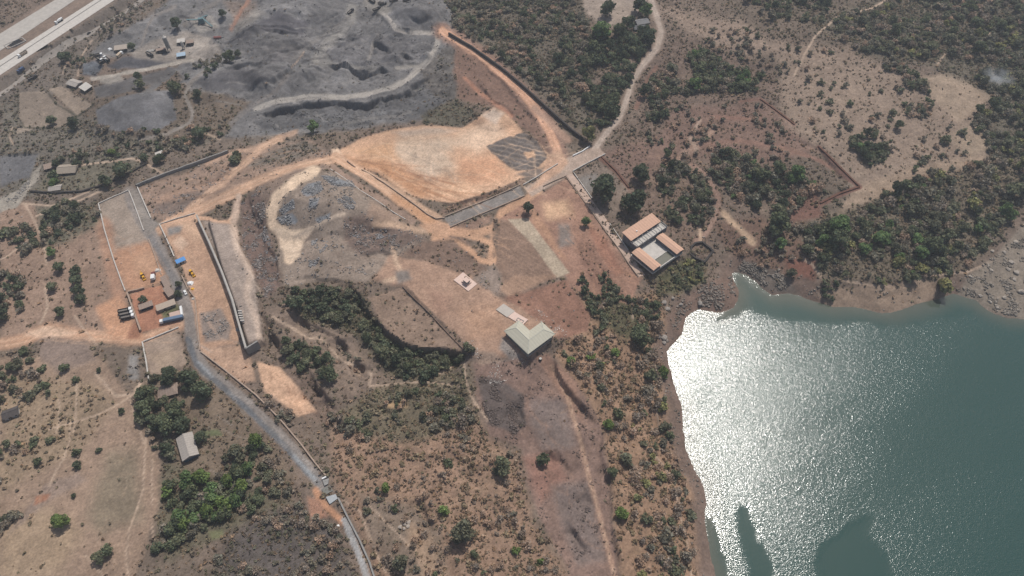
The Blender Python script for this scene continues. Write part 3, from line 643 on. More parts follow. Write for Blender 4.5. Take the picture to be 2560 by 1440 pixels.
# ------------------------------------------------------------------ materials
MATS = {}
def mat(name, col=(.5, .5, .5), rough=.8, noise=.15, scale=1.0, metal=0, bump=0, spec=.3, emit=None, alpha=None):
    if name in MATS: return MATS[name]
    m = bpy.data.materials.new(name); m.use_nodes = True
    nt = m.node_tree; bs = nt.nodes['Principled BSDF']
    bs.inputs['Roughness'].default_value = rough; bs.inputs['Metallic'].default_value = metal
    bs.inputs['Specular IOR Level'].default_value = spec
    tc = nt.nodes.new('ShaderNodeTexCoord'); nz = nt.nodes.new('ShaderNodeTexNoise')
    nz.inputs['Scale'].default_value = scale; nz.inputs['Detail'].default_value = 5
    nt.links.new(tc.outputs['Object'], nz.inputs['Vector'])
    mp = nt.nodes.new('ShaderNodeMapRange')
    mp.inputs['From Min'].default_value, mp.inputs['From Max'].default_value = .3, .7
    mp.inputs['To Min'].default_value, mp.inputs['To Max'].default_value = 1 - noise, 1 + noise
    nt.links.new(nz.outputs[0], mp.inputs[0])
    mx = nt.nodes.new('ShaderNodeMix'); mx.data_type = 'RGBA'; mx.blend_type = 'MULTIPLY'; mx.inputs[0].default_value = 1
    mx.inputs[6].default_value = (*col, 1); nt.links.new(mp.outputs[0], mx.inputs[7])
    nt.links.new(mx.outputs[2], bs.inputs['Base Color'])
    if bump:
        b = nt.nodes.new('ShaderNodeBump'); b.inputs['Strength'].default_value = bump; b.inputs['Distance'].default_value = .2
        nt.links.new(nz.outputs[0], b.inputs['Height']); nt.links.new(b.outputs[0], bs.inputs['Normal'])
    MATS[name] = m
    return m
def seams(m, axis, per, amt=.12):
    nt = m.node_tree; bs = nt.nodes['Principled BSDF']; src = bs.inputs['Base Color'].links[0].from_socket
    tc = nt.nodes.new('ShaderNodeTexCoord'); sp = nt.nodes.new('ShaderNodeSeparateXYZ'); nt.links.new(tc.outputs['Object'], sp.inputs[0])
    a = nt.nodes.new('ShaderNodeMath'); a.operation = 'MULTIPLY'; a.inputs[1].default_value = 1 / per
    nt.links.new(sp.outputs[axis], a.inputs[0]); f = nt.nodes.new('ShaderNodeMath'); f.operation = 'FRACT'; nt.links.new(a.outputs[0], f.inputs[0])
    g = nt.nodes.new('ShaderNodeMapRange'); g.inputs['To Min'].default_value, g.inputs['To Max'].default_value = 1 - amt, 1 + amt; nt.links.new(f.outputs[0], g.inputs[0])
    mx = nt.nodes.new('ShaderNodeMix'); mx.data_type = 'RGBA'; mx.blend_type = 'MULTIPLY'; mx.inputs[0].default_value = 1
    nt.links.new(src, mx.inputs[6]); nt.links.new(g.outputs[0], mx.inputs[7]); nt.links.new(mx.outputs[2], bs.inputs['Base Color'])
def rgb(r, g, b, k=.86): return tuple(float(x) * k for x in s2l((r, g, b)))

def soil_material():
    m = bpy.data.materials.new('soil'); m.use_nodes = True; nt = m.node_tree; bs = nt.nodes['Principled BSDF']
    bs.inputs['Roughness'].default_value = 1; bs.inputs['Specular IOR Level'].default_value = .08
    at = nt.nodes.new('ShaderNodeAttribute'); at.attribute_name = 'Col'
    geo = nt.nodes.new('ShaderNodeNewGeometry')
    cur = at.outputs['Color']
    for sc_, lo, hi in ((2.2, .86, 1.14), (.8, .74, 1.26), (.16, .88, 1.12), (.035, .93, 1.07)):
        nz = nt.nodes.new('ShaderNodeTexNoise'); nz.inputs['Scale'].default_value = sc_; nz.inputs['Detail'].default_value = 6; nz.inputs['Roughness'].default_value = .65
        nt.links.new(geo.outputs['Position'], nz.inputs['Vector'])
        mp = nt.nodes.new('ShaderNodeMapRange'); mp.inputs['From Min'].default_value, mp.inputs['From Max'].default_value = .3, .7
        mp.inputs['To Min'].default_value, mp.inputs['To Max'].default_value = lo, hi
        nt.links.new(nz.outputs[0], mp.inputs[0])
        mx = nt.nodes.new('ShaderNodeMix'); mx.data_type = 'RGBA'; mx.blend_type = 'MULTIPLY'; mx.inputs[0].default_value = 1
        nt.links.new(cur, mx.inputs[6]); nt.links.new(mp.outputs[0], mx.inputs[7]); cur = mx.outputs[2]
    nt.links.new(cur, bs.inputs['Base Color'])
    return m
SOIL = soil_material()

def raw_mesh(name, verts, quads=None, tris=None):
    me = bpy.data.meshes.new(name)
    verts = np.asarray(verts, np.float32)
    f = quads if quads is not None else tris
    f = np.asarray(f, np.int32); k = f.shape[1]
    me.vertices.add(len(verts)); me.vertices.foreach_set('co', verts.ravel())
    me.loops.add(f.size); me.loops.foreach_set('vertex_index', f.ravel())
    me.polygons.add(len(f)); me.polygons.foreach_set('loop_start', np.arange(0, f.size, k, dtype=np.int32))
    me.update(calc_edges=True)
    return me
def set_col(me, col, name='Col'):
    a = me.color_attributes.new(name, 'FLOAT_COLOR', 'POINT')
    a.data.foreach_set('color', np.c_[col, np.ones(len(col))].astype(np.float32).ravel())
def add(name, me, m, parent=None, **props):
    o = bpy.data.objects.new(name, me); C.objects.link(o)
    if m is not None and me is not None:
        me.materials.clear(); me.materials.append(m)
    if parent is not None: o.parent = parent
    for k, v in props.items(): o[k] = v
    return o

def build_terrain():
    gcol = np.zeros((X.size, 3)); gcol[idx] = COL
    gcol = gcol.reshape(*X.shape, 3)
    ok = INV[:-1, :-1] & INV[1:, :-1] & INV[:-1, 1:] & INV[1:, 1:]
    jj, ii = np.nonzero(ok)
    q = np.c_[jj * NX + ii, jj * NX + ii + 1, (jj + 1) * NX + ii + 1, (jj + 1) * NX + ii]
    fk = G_KIND[jj, ii]
    V = np.c_[X.ravel(), Y.ravel(), Z.ravel()]; CC = gcol.reshape(-1, 3)
    for k, nm_ in enumerate(KINDS):
        f = q[fk == k]
        if not len(f): continue
        ids, inv = np.unique(f, return_inverse=True)
        me = raw_mesh(nm_, V[ids], quads=inv.reshape(-1, 4)); set_col(me, CC[ids])
        add(nm_, me, SOIL, kind='structure')
build_terrain()
def build_far_ground():
    s = 30.0; xs = np.arange(-3000, 3001, s); ys = np.arange(-2400, 3601, s)
    x, y = np.meshgrid(xs, ys)
    z = 14 + 8 * fbm(x, y, 500, 3, 7) + np.maximum(0, y - 800) * .02
    d = lake_sd(x, y); z = np.where(d > 0, z * (1 - np.exp(-d / 30)), -4)
    z = z - .5
    u, v = project(x, y, 10.0); dep = y * _F[1] - (10 - HCAM) * -_F[2] * -1
    near = (np.abs(x) < 650) & (y > 75) & (y < 790)
    i_ = np.clip(np.rint(x - XS[0]).astype(int), 0, NX - 1); j_ = np.clip(np.rint(y - YS[0]).astype(int), 0, NY - 1)
    inside = near & INV[j_, i_]
    z = np.where(near & INV[j_, i_], Z[j_, i_] - 6, z)
    keep = ~(inside[:-1, :-1] & inside[1:, :-1] & inside[:-1, 1:] & inside[1:, 1:])
    jj, ii = np.nonzero(keep); n = len(xs)
    me = raw_mesh('far_ground', np.c_[x.ravel(), y.ravel(), z.ravel()], quads=np.c_[jj * n + ii, jj * n + ii + 1, (jj + 1) * n + ii + 1, (jj + 1) * n + ii])
    set_col(me, np.tile(s2l((118, 105, 94)) * .86, (x.size, 1)))
    add('far_ground', me, SOIL, kind='structure')
build_far_ground()

# ------------------------------------------------------------------ lake
def water_material():
    m = bpy.data.materials.new('lake_water'); m.use_nodes = True; nt = m.node_tree; bs = nt.nodes['Principled BSDF']
    bs.inputs['Base Color'].default_value = (.016, .054, .046, 1)
    a2 = nt.nodes.new('ShaderNodeAttribute'); a2.attribute_name = 'shallow'; mxs = nt.nodes.new('ShaderNodeMix'); mxs.data_type = 'RGBA'
    mxs.inputs[6].default_value = bs.inputs['Base Color'].default_value; mxs.inputs[7].default_value = (.085, .088, .066, 1)
    nt.links.new(a2.outputs['Fac'], mxs.inputs[0]); nt.links.new(mxs.outputs[2], bs.inputs['Base Color'])
    bs.inputs['IOR'].default_value = 1.43
    at = nt.nodes.new('ShaderNodeAttribute'); at.attribute_name = 'ripple'
    geo = nt.nodes.new('ShaderNodeNewGeometry')
    hs = []
    for sc_, k in ((1.15, 1.0), (.33, .9)):
        nz = nt.nodes.new('ShaderNodeTexNoise'); nz.inputs['Scale'].default_value = sc_; nz.inputs['Detail'].default_value = 1.5
        mp = nt.nodes.new('ShaderNodeMapping'); mp.inputs['Rotation'].default_value = (0, 0, .5); mp.inputs['Scale'].default_value = (1, 1.7, 1)
        nt.links.new(geo.outputs['Position'], mp.inputs[0]); nt.links.new(mp.outputs[0], nz.inputs['Vector'])
        mu = nt.nodes.new('ShaderNodeMath'); mu.operation = 'MULTIPLY'; mu.inputs[1].default_value = k
        nt.links.new(nz.outputs[0], mu.inputs[0]); hs.append(mu)
    ad = nt.nodes.new('ShaderNodeMath'); nt.links.new(hs[0].outputs[0], ad.inputs[0]); nt.links.new(hs[1].outputs[0], ad.inputs[1])
    am = nt.nodes.new('ShaderNodeMath'); am.operation = 'MULTIPLY'
    nt.links.new(ad.outputs[0], am.inputs[0]); nt.links.new(at.outputs['Fac'], am.inputs[1])
    b = nt.nodes.new('ShaderNodeBump'); b.inputs['Strength'].default_value = 1; b.inputs['Distance'].default_value = .148
    nt.links.new(am.outputs[0], b.inputs['Height']); nt.links.new(b.outputs[0], bs.inputs['Normal'])
    rr = nt.nodes.new('ShaderNodeMapRange'); rr.inputs['To Min'].default_value, rr.inputs['To Max'].default_value = .06, .17
    nt.links.new(at.outputs['Fac'], rr.inputs[0]); nt.links.new(rr.outputs[0], bs.inputs['Roughness'])
    return m
def build_lake():
    xs = np.concatenate([[-60], np.arange(0, 720, 3.0), [900, 1400]]); ys = np.concatenate([[-300, -60], np.arange(60, 430, 3.0), [600]])
    x, y = np.meshgrid(xs, ys); u, v = project(x, y, 0.0)
    r = np.ones(x.size); U, V = u.ravel(), v.ravel()
    q1, q2 = fbm(x.ravel(), y.ravel(), 30, 4, 15, .7), fbm(x.ravel(), y.ravel(), 30, 4, 19, .7)
    q3, q4 = fbm(x.ravel(), y.ravel(), 9, 2, 25), fbm(x.ravel(), y.ravel(), 9, 2, 27)
    U, V = U + 20 * q1 + 9 * q3, V + 14 * q2 + 9 * q4
    for pts in ([(1762,1285),(1778,1300),(1798,1340),(1812,1400),(1822,1500),(1770,1500)], [(1848,1272),(1866,1270),(1890,1310),(1912,1360),(1930,1500),(1882,1500),(1862,1350)],
                [(2045,1400),(2075,1360),(2130,1315),(2165,1290),(2185,1300),(2170,1330),(2190,1360),(2225,1390),(2260,1500),(2060,1500)],
                [(1838,700),(1862,760),(1840,790),(1790,800),(1835,765)], [(1828,680),(1900,715),(1930,735),(1990,740),(2060,765),(2150,800),(2000,805),(1900,785),(1850,770)], [(2050,752),(2200,790),(2290,765),(2380,740),(2440,760),(2500,800),(2620,830),(2560,822),(2420,790),(2300,800),(2200,812),(2060,790)]):
        d = segdist(U, V, pts, True)[0]; sd = np.where(inpoly(U, V, pts), d, -d)
        r *= 1 - (.6 if pts[0] == (1828,680) else 1) * smooth(-12, 10, sd)
    xr_, yr_ = x.ravel() * .85 + y.ravel() * .5, -x.ravel() * .5 + y.ravel() * .85
    r *= .68 + .32 * smooth(-.55, .35, fbm(xr_ / 3.2, yr_, 46, 4, 29))
    n = len(xs); jj, ii = np.meshgrid(np.arange(len(ys) - 1), np.arange(n - 1), indexing='ij'); jj, ii = jj.ravel(), ii.ravel()
    me = raw_mesh('lake', np.c_[x.ravel(), y.ravel(), np.zeros(x.size)], quads=np.c_[jj * n + ii, jj * n + ii + 1, (jj + 1) * n + ii + 1, (jj + 1) * n + ii])
    a = me.attributes.new('ripple', 'FLOAT', 'POINT'); a.data.foreach_set('value', r.astype(np.float32))
    sdw = -lake_sd(x.ravel(), y.ravel()) + 4 * fbm(x.ravel(), y.ravel(), 25, 3, 63)
    a = me.attributes.new('shallow', 'FLOAT', 'POINT'); a.data.foreach_set('value', (1 - smooth(-2, 16, sdw)).astype(np.float32) * .8)
    add('lake', me, water_material(), kind='structure')
build_lake()
# ------------------------------------------------------------------ mesh builder for things
class MB:
    def __init__(s): s.v = []; s.f = []
    def _add(s, vs, fs):
        n = len(s.v); s.v += [tuple(p) for p in vs]; s.f += [tuple(n + i for i in f) for f in fs]; return s
    def box(s, c, d, rz=0, rx=0, ry=0, taper=1.0):
        M = Matrix.Rotation(rz, 3, 'Z') @ Matrix.Rotation(ry, 3, 'Y') @ Matrix.Rotation(rx, 3, 'X')
        vs = []
        for z in (-.5, .5):
            k = taper if z > 0 else 1
            for x, y in ((-.5, -.5), (.5, -.5), (.5, .5), (-.5, .5)):
                vs.append(Vector(c) + M @ Vector((x * d[0] * k, y * d[1] * k, z * d[2])))
        return s._add(vs, [(3, 2, 1, 0), (4, 5, 6, 7), (0, 1, 5, 4), (1, 2, 6, 5), (2, 3, 7, 6), (3, 0, 4, 7)])
    def prism(s, pts, z0, z1):
        n = len(pts)
        a = sum(pts[i][0] * pts[(i + 1) % n][1] - pts[(i + 1) % n][0] * pts[i][1] for i in range(n))
        if a < 0: pts = pts[::-1]
        vs = [(p[0], p[1], z0) for p in pts] + [(p[0], p[1], z1) for p in pts]
        return s._add(vs, [tuple(range(n))[::-1], tuple(range(n, 2 * n))] + [(i, (i + 1) % n, n + (i + 1) % n, n + i) for i in range(n)])
    def cyl(s, a, b, r0, r1=None, n=10):
        a, b = Vector(a), Vector(b); r1 = r0 if r1 is None else r1
        q = (b - a).to_track_quat('Z', 'Y'); vs = []
        for p, r in ((a, r0), (b, r1)):
            for i in range(n):
                t = 2 * math.pi * i / n; vs.append(p + q @ Vector((r * math.cos(t), r * math.sin(t), 0)))
        return s._add(vs, [tuple(range(n))[::-1], tuple(range(n, 2 * n))] + [(i, (i + 1) % n, n + (i + 1) % n, n + i) for i in range(n)])
    def poly(s, *vs): return s._add(vs, [tuple(range(len(vs)))])
    def me(s, name):
        m = bpy.data.meshes.new(name); m.from_pydata(s.v, [], s.f); m.update(); return m
    def build(s, name, m, parent=None, **props): return add(name, s.me(name), m, parent, **props)
def empty(name, loc, rz=0, label=None, category=None, group=None):
    o = bpy.data.objects.new(name, None); C.objects.link(o); o.location = loc; o.rotation_euler = (0, 0, rz)
    o.empty_display_size = .5
    if label: o['label'] = label
    if category: o['category'] = category
    if group: o['group'] = group
    return o
def copy_tree(o, parent=None):
    c = o.copy(); C.objects.link(c)
    if parent is not None: c.parent = parent; c.matrix_parent_inverse = o.matrix_parent_inverse.copy()
    for ch in list(o.children): copy_tree(ch, c)
    return c
def heading(a, b):
    p, q = P(*a), P(*b); return math.atan2(q.y - p.y, q.x - p.x)

# ------------------------------------------------------------------ plants
def leaf_material(name, use_obj):
    m = bpy.data.materials.new(name); m.use_nodes = True; nt = m.node_tree
    nt.nodes.remove(nt.nodes['Principled BSDF'])
    at = nt.nodes.new('ShaderNodeAttribute'); at.attribute_name = 'Col'; cur = at.outputs['Color']
    if use_obj:
        oi = nt.nodes.new('ShaderNodeObjectInfo'); mx = nt.nodes.new('ShaderNodeMix'); mx.data_type = 'RGBA'; mx.blend_type = 'MULTIPLY'; mx.inputs[0].default_value = 1
        nt.links.new(cur, mx.inputs[6]); nt.links.new(oi.outputs['Color'], mx.inputs[7]); cur = mx.outputs[2]
    d = nt.nodes.new('ShaderNodeBsdfDiffuse'); t = nt.nodes.new('ShaderNodeBsdfTranslucent'); mix = nt.nodes.new('ShaderNodeMixShader'); mix.inputs[0].default_value = .36
    nt.links.new(cur, d.inputs[0]); nt.links.new(cur, t.inputs[0])
    nt.links.new(d.outputs[0], mix.inputs[1]); nt.links.new(t.outputs[0], mix.inputs[2]); nt.links.new(mix.outputs[0], nt.nodes['Material Output'].inputs[0])
    return m
LEAF, SCRUBM = leaf_material('foliage', True), leaf_material('scrub_leaves', False)
BARK = mat('bark', rgb(92, 80, 70), .95, .2, 2)

def leaf_quads(cent, size, nrm, rng, jit=.8, elong=1.0):
    n = len(cent)
    d = nrm + rng.normal(0, jit, (n, 3)); d /= np.linalg.norm(d, axis=1)[:, None] + 1e-9
    t = np.cross(d, rng.normal(0, 1, (n, 3))); t /= np.linalg.norm(t, axis=1)[:, None] + 1e-9
    b = np.cross(d, t); s = size[:, None] * .5
    v = np.stack([cent - t * s * elong - b * s * .6, cent + t * s * elong * .7 - b * s, cent + t * s * elong + b * s * .7, cent - t * s * .6 * elong + b * s], 1)
    return v.reshape(-1, 3)
def crown_proto(seed, n, lobes, ls, leaf, h=1.5, z0=.35, sparse=False):
    rng = np.random.default_rng(seed)
    L = []
    for _ in range(lobes):
        a, r, z = rng.uniform(0, 2 * math.pi), rng.uniform(.1, 1) ** .6 * (1 - ls * .75), rng.uniform(0, 1)
        r *= 1 - .55 * max(0, z - .35)
        L.append((r * math.cos(a), r * math.sin(a), z0 + ls * .6 + z * (h - z0 - ls * 1.1), ls * rng.uniform(.7, 1.25)))
    k = rng.integers(0, lobes, n); L = np.array(L)
    d = rng.normal(0, 1, (n, 3)); d[:, 2] = np.where(rng.random(n) < .7, np.abs(d[:, 2]), d[:, 2]); d /= np.linalg.norm(d, axis=1)[:, None]
    rad = L[k, 3] * (rng.uniform(.25, 1.1, n) ** .5 if sparse else rng.uniform(.72, 1.1, n))
    c = L[k, :3] + d * rad[:, None] * np.array([1, 1, .85])
    v = leaf_quads(c, leaf * rng.uniform(.6, 1.35, n), d, rng, .7)
    lob = rng.uniform(.8, 1.2, lobes)[k] * rng.uniform(.72, 1.25, n)
    hue = rng.uniform(-.08, .08, n)
    col = np.stack([lob * (1 + hue), lob, lob * (1 - hue)], 1)
    return v, np.repeat(col, 4, 0)
def proto_mesh(name, vc):
    v, c = vc; me = raw_mesh(name, v, quads=np.arange(len(v)).reshape(-1, 4)); set_col(me, c); me.materials.append(LEAF); return me
def trunk_mesh(name, seed, limbs=4):
    rng = random.Random(seed); b = MB(); x, y = rng.uniform(-.05, .05), rng.uniform(-.05, .05)
    b.cyl((0, 0, -.12), (x, y, .55), .085, .06, 6)
    for i in range(limbs):
        a = i * 2 * math.pi / limbs + rng.uniform(-.4, .4); r = rng.uniform(.35, .6)
        b.cyl((x, y, rng.uniform(.38, .55)), (r * math.cos(a), r * math.sin(a), rng.uniform(.75, 1.1)), .045, .015, 5)
    m = b.me(name); m.materials.append(BARK); return m
PB = {'big': [proto_mesh('big_crown', crown_proto(100 + i, 1500, 22, .36, .17, 1.75, .3)) for i in range(4)],
      'tree': [proto_mesh('tree_crown', crown_proto(200 + i, 430 + 40 * i, 7 + 2 * i, .50 - .025 * i, .27 - .01 * i, 1.35 + .09 * i, .3)) for i in range(7)],
      'bush': [proto_mesh('bush_crown', crown_proto(300 + i, 200 + 35 * i, 5 + 2 * i, .50 - .03 * i, .30 - .012 * i, .95 + .07 * i, .02, True)) for i in range(7)],
      'dry': [proto_mesh('dry_crown', crown_proto(400 + i, 200, 9, .45, .22, 1.15, .02, True)) for i in range(5)]}
TR = [trunk_mesh('trunk', 500 + i) for i in range(4)]
ST = [trunk_mesh('stem', 520 + i, 6) for i in range(3)]
DARK = [(58,64,50),(64,70,55),(70,76,60)]; MID = [(76,81,62),(84,86,68),(90,90,74),(80,80,66)]; GREY = [(96,92,80),(104,97,86),(93,90,79)]; BRIGHT = [(86,99,58),(92,106,63),(78,93,61)]; OLIVE = [(110,108,74),(103,102,72)]; DRY = [(122,107,94),(113,102,91),(128,110,95),(107,97,87)]
TNAME = [(DARK, 'dark-green'), (MID, 'green'), (GREY, 'grey-green'), (BRIGHT, 'bright-green'), (OLIVE, 'olive'), (DRY, 'brown')]
FK = 2.15
def plant(kind, x, y, z, R, tint, name, label, cat, group=None, squash=1.0):
    r = random
    e = empty(name, (x, y, z), r.uniform(0, 6.28), label, cat, group)
    k = R; e.scale = (k, k, k * squash)
    c = bpy.data.objects.new('crown', r.choice(PB[kind])); C.objects.link(c); c.parent = e
    col = s2l(tint) * FK * r.uniform(.88, 1.12); c.color = (*[float(q) for q in col], 1)
    t = bpy.data.objects.new('trunk' if kind in ('big', 'tree') else 'stem', r.choice(TR if kind in ('big', 'tree') else ST)); C.objects.link(t); t.parent = e
    if kind in ('bush', 'dry'): t.scale = (.5, .5, .8)
    return e
def tree_at(u, v, dpx, tint, label, kind='big', squash=1.0, name='broadleaf_tree', cat='tree', group=None):
    p = P(u, v); sc_ = FPX / ((p.y * _F[1] + (p.z - HCAM) * _F[2])); R = dpx / sc_ / 2 * 1.22
    p = P(u, v, R * .95 * squash)
    return plant(kind, p.x, p.y, p.z, R, tint, name, label, cat, group, squash)
TREES = [(1510,470,60,DARK[1],'large spreading dark green tree beside the long drive, left of the darkest tree'),
 (1583,500,56,DARK[0],'darkest round tree casting its shadow just behind the red-roofed house'),
 (1603,433,38,DARK[2],'round grey-green tree standing alone right of the large drive tree','big',1.1),
 (1322,518,25,DARK[1],'narrow upright dark tree at the edge of the red field below the gravel ramp','tree',1.5),
 (1467,554,21,BRIGHT[2],'small ball-shaped green tree with round shadow left of the long drive','tree',1.2),
 (780,316,24,BRIGHT[2],'lone bright green tree on the bank above the dirt track fork','tree',1.3),
 (433,217,32,MID[0],'round tree beside the grey crushed stone heap in the quarry','tree'),
 (160,141,27,DARK[1],'dark round tree beside the service road below the highway underpass','tree'),
 (150,1302,36,BRIGHT[0],'lone bright round tree on the dry field at the lower left'),
 (268,1372,28,MID[0],'upper of two touching trees near the bottom of the dry field','tree'),
 (246,1394,28,MID[1],'lower of two touching trees near the bottom of the dry field','tree'),
 (1553,1284,30,BRIGHT[0],'bright green tree on the terrace edge near the lower lake shore'),
 (1600,838,46,MID[0],'large green tree in the lakeside thicket below the red field'),
 (1428,905,24,BRIGHT[1],'bright green small tree right of the chevron-roofed pavilion','tree'),
 (1520,1060,24,BRIGHT[0],'bright green tree at the bend of the terrace edge','tree'),
 (1470,333,30,OLIVE[1],'yellow-green tree at the end of the black wall by the junction','tree',1.3),
 (1952,560,52,MID[0],'large round tree on the red slope east of the stone ring'),
 (1951,611,27,BRIGHT[2],'small green tree just below the large round tree on the red slope','tree',1.2),
 (1153,1330,54,MID[3],'large pale grey-green tree on the dry hillside at bottom centre'),
 (1000,1404,36,MID[3],'grey-green tree at the bottom edge right of the pale road','big',1.3),
 (964,1218,24,BRIGHT[0],'bright yellow-green small tree right of the culvert','tree',1.2),
 (2527,540,26,BRIGHT[2],'rounded green tree at the edge of the stony flat on the far right','tree'),
 (1290,1375,20,BRIGHT[0],'small bright shrub on the hillside near the bottom centre','bush'),
 (350,208,24,MID[1],'tree between two grey heaps left of the quarry pile','tree'),(345,190,20,DARK[2],'upper tree between two grey heaps in the quarry','tree'),
 (1108,1275,26,BRIGHT[1],'green bush at the head of the dark gully on the hillside','bush'),(1348,1400,22,BRIGHT[0],'bright bush near the bottom edge on the brown hillside','bush'),
 (1360,1150,30,MID[0],'dark tree on the hillside left of the bare southern terrace','tree'),(1258,1165,40,MID[1],'grey-green tree clump on the ridge of the brown hillside','tree'),
 (1530,1180,24,MID[0],'round tree at the terrace edge right of the rocky track','tree'),(1660,930,26,BRIGHT[0],'bright green tree at the lake edge of the thicket','tree'),
 (2100,565,50,BRIGHT[2],'bright green tree at the top of the eastern lakeside thicket'),(2098,600,44,MID[0],'dark green tree below the bright one in the eastern thicket'),
 (2340,610,42,MID[0],'round dark green tree low in the eastern thicket'),(1995,437,40,BRIGHT[2],'bright green tree in the thicket above the red earth'),(2245,470,30,DARK[1],'pointed dark tree rising at the top of the eastern thicket','tree',1.5),
 (2365,712,40,OLIVE[0],'olive bush at the waterline beside the stony flat','tree'),
 (1520,18,36,DARK[1],'dark tree at the top edge beside the village clearing','tree'),(1600,15,32,DARK[0],'dark tree at the top edge beside the village track','tree'),
 (1507,78,42,BRIGHT[2],'bright green tree below the small hut in the clearing','tree'),(1570,55,30,DARK[1],'dark tree left of the grey village house','tree'),(1549,72,32,MID[0],'green tree between the hut and the village house','tree'),(1617,28,28,BRIGHT[2],'green tree right of the grey village house','tree'),(1628,80,26,DARK[1],'dark tree beside the bend of the village track','tree'),
 (130,300,22,DARK[2],'dark tree at the bottom of the small walled field','tree'),(185,308,26,DARK[1],'dark tree at the bottom right corner of the small fields','tree'),(500,330,34,DARK[2],'green tree beside the quarry road bend','tree'),
 (555,35,18,DARK[2],'small dark tree beside the orange path at the quarry','tree'),(440,60,26,DARK[2],'dark tree above the batching plant','tree'),(595,135,16,DARK[2],'small dark tree at the stream below the batching plant','tree'),(570,140,26,DARK[2],'larger dark tree at the stream below the batching plant','tree'),(495,235,20,DARK[2],'dark tree right of the quarry stream','tree'),(330,115,18,DARK[2],'small dark tree right of the long shed at the quarry yard','tree'),
 (135,440,22,MID[0],'green tree left of the tan farmhouse','tree'),(132,455,22,BRIGHT[2],'bright tree above the small farm shed','tree'),(190,408,18,DARK[1],'dark tree right of the tan farmhouse','tree'),(138,410,18,DARK[1],'dark tree left behind the tan farmhouse','tree'),
 (278,378,18,BRIGHT[0],'bright tree along the bank above the farm path','tree'),(305,422,40,DARK[2],'broad dark tree in the farm enclosure','tree'),(265,452,26,DARK[2],'dark tree near the dry-stone farm wall','tree'),
 (360,392,22,DARK[2],'dark tree by the path bend above the farm','tree'),(395,395,26,DARK[1],'dark tree around the ruined hut above the grey wall','tree'),(585,385,36,MID[1],'olive bush at the upper end of the grey wall','bush'),
 (128,630,20,BRIGHT[2],'small tree with separate shadow left of the fenced yard','tree'),(148,665,26,MID[0],'young tree left of the tree row beside the yard','tree'),(130,715,24,MID[1],'yellowish young tree left of the tree row','tree'),
 (187,675,26,DARK[2],'topmost tree of the row left of the yard','tree'),(188,700,26,DARK[2],'second tree of the row left of the yard','tree'),(193,725,26,DARK[1],'third tree of the row left of the yard','tree'),(198,748,24,DARK[1],'lowest tree of the row left of the yard','tree'),
 (148,780,24,MID[0],'thin tree above the orange crossing track','tree'),(160,918,22,MID[0],'thin tree on the grey bare patch','tree'),(187,948,18,MID[0],'small bush below the grey bare patch','bush'),(248,922,14,DARK[1],'small dark bush beside the farm path','bush'),(302,1026,16,DARK[2],'dark bush beside the lower farm path','bush'),
 (445,712,16,MID[0],'small tree beside the compacted road by the compound','tree'),(446,734,18,DARK[2],'dark small tree across the road from the compound','tree'),(355,748,20,DARK[2],'small dark tree behind the compound cabin','tree'),
 (187,1125,22,MID[0],'bush beside the dry field footpath','bush'),(190,1160,20,DARK[2],'small bush above the bare rock patch','bush'),(184,1238,13,DARK[1],'tiny dark bush on the dry field','bush'),(246,1124,14,DARK[2],'dark tuft on the upper dry field','bush'),
 (420,938,40,DARK[1],'dark tree behind the brown hip-roofed hut','big'),(470,950,44,DARK[1],'dark tree between the hut and the small yard'),(505,975,44,DARK[2],'tree right of the brown hip-roofed hut'),(440,1026,44,MID[0],'tree below the brown hip-roofed hut'),(410,1060,46,MID[0],'green tree above the grey farmhouse'),
 (365,985,40,MID[0],'tree at the left corner of the grove'),(358,1025,40,MID[0],'tree at the left edge of the grove'),(450,1062,36,DARK[2],'tree just above the gabled farmhouse'),(502,1092,28,DARK[2],'tree close to the right side of the gabled farmhouse'),(412,1122,28,DARK[1],'tree left of the gabled farmhouse')]
ORCH = [(470,1200),(500,1190),(480,1228),(525,1220),(600,1215),(490,1262),(525,1250),(560,1262),(590,1248),(488,1295),(555,1285),(450,1285),(545,1290),(425,1210),(460,1310),(415,1230),(620,1170),(640,1100),(590,1180),(570,1200),(430,1320),(520,1275)]
EXTRA_GREEN = []
for i, t in enumerate(TREES):
    u, v, d, tint, lab = t[:5]; kind = t[5] if len(t) > 5 else 'big'; sq = t[6] if len(t) > 6 else 1.0
    tree_at(u, v, d, tint, lab, kind, sq, 'bush' if kind == 'bush' else 'broadleaf_tree', 'bush' if kind == 'bush' else 'tree')
for u, v in sorted(ORCH, key=lambda q: q[1]):
    pos_ = ('upper ' if v < 1215 else 'lower ' if v > 1275 else 'middle ') + ('left' if u < 470 else 'right' if u > 550 else 'centre')
    tree_at(u, v, random.uniform(28, 38), random.choice(BRIGHT[:1] + BRIGHT[2:] + MID[:1]), 'round leafy orchard tree, %s of the grove below the gabled farmhouse' % pos_, 'tree', 1.0, 'orchard_tree', 'tree', 'orchard trees below the gabled farmhouse')

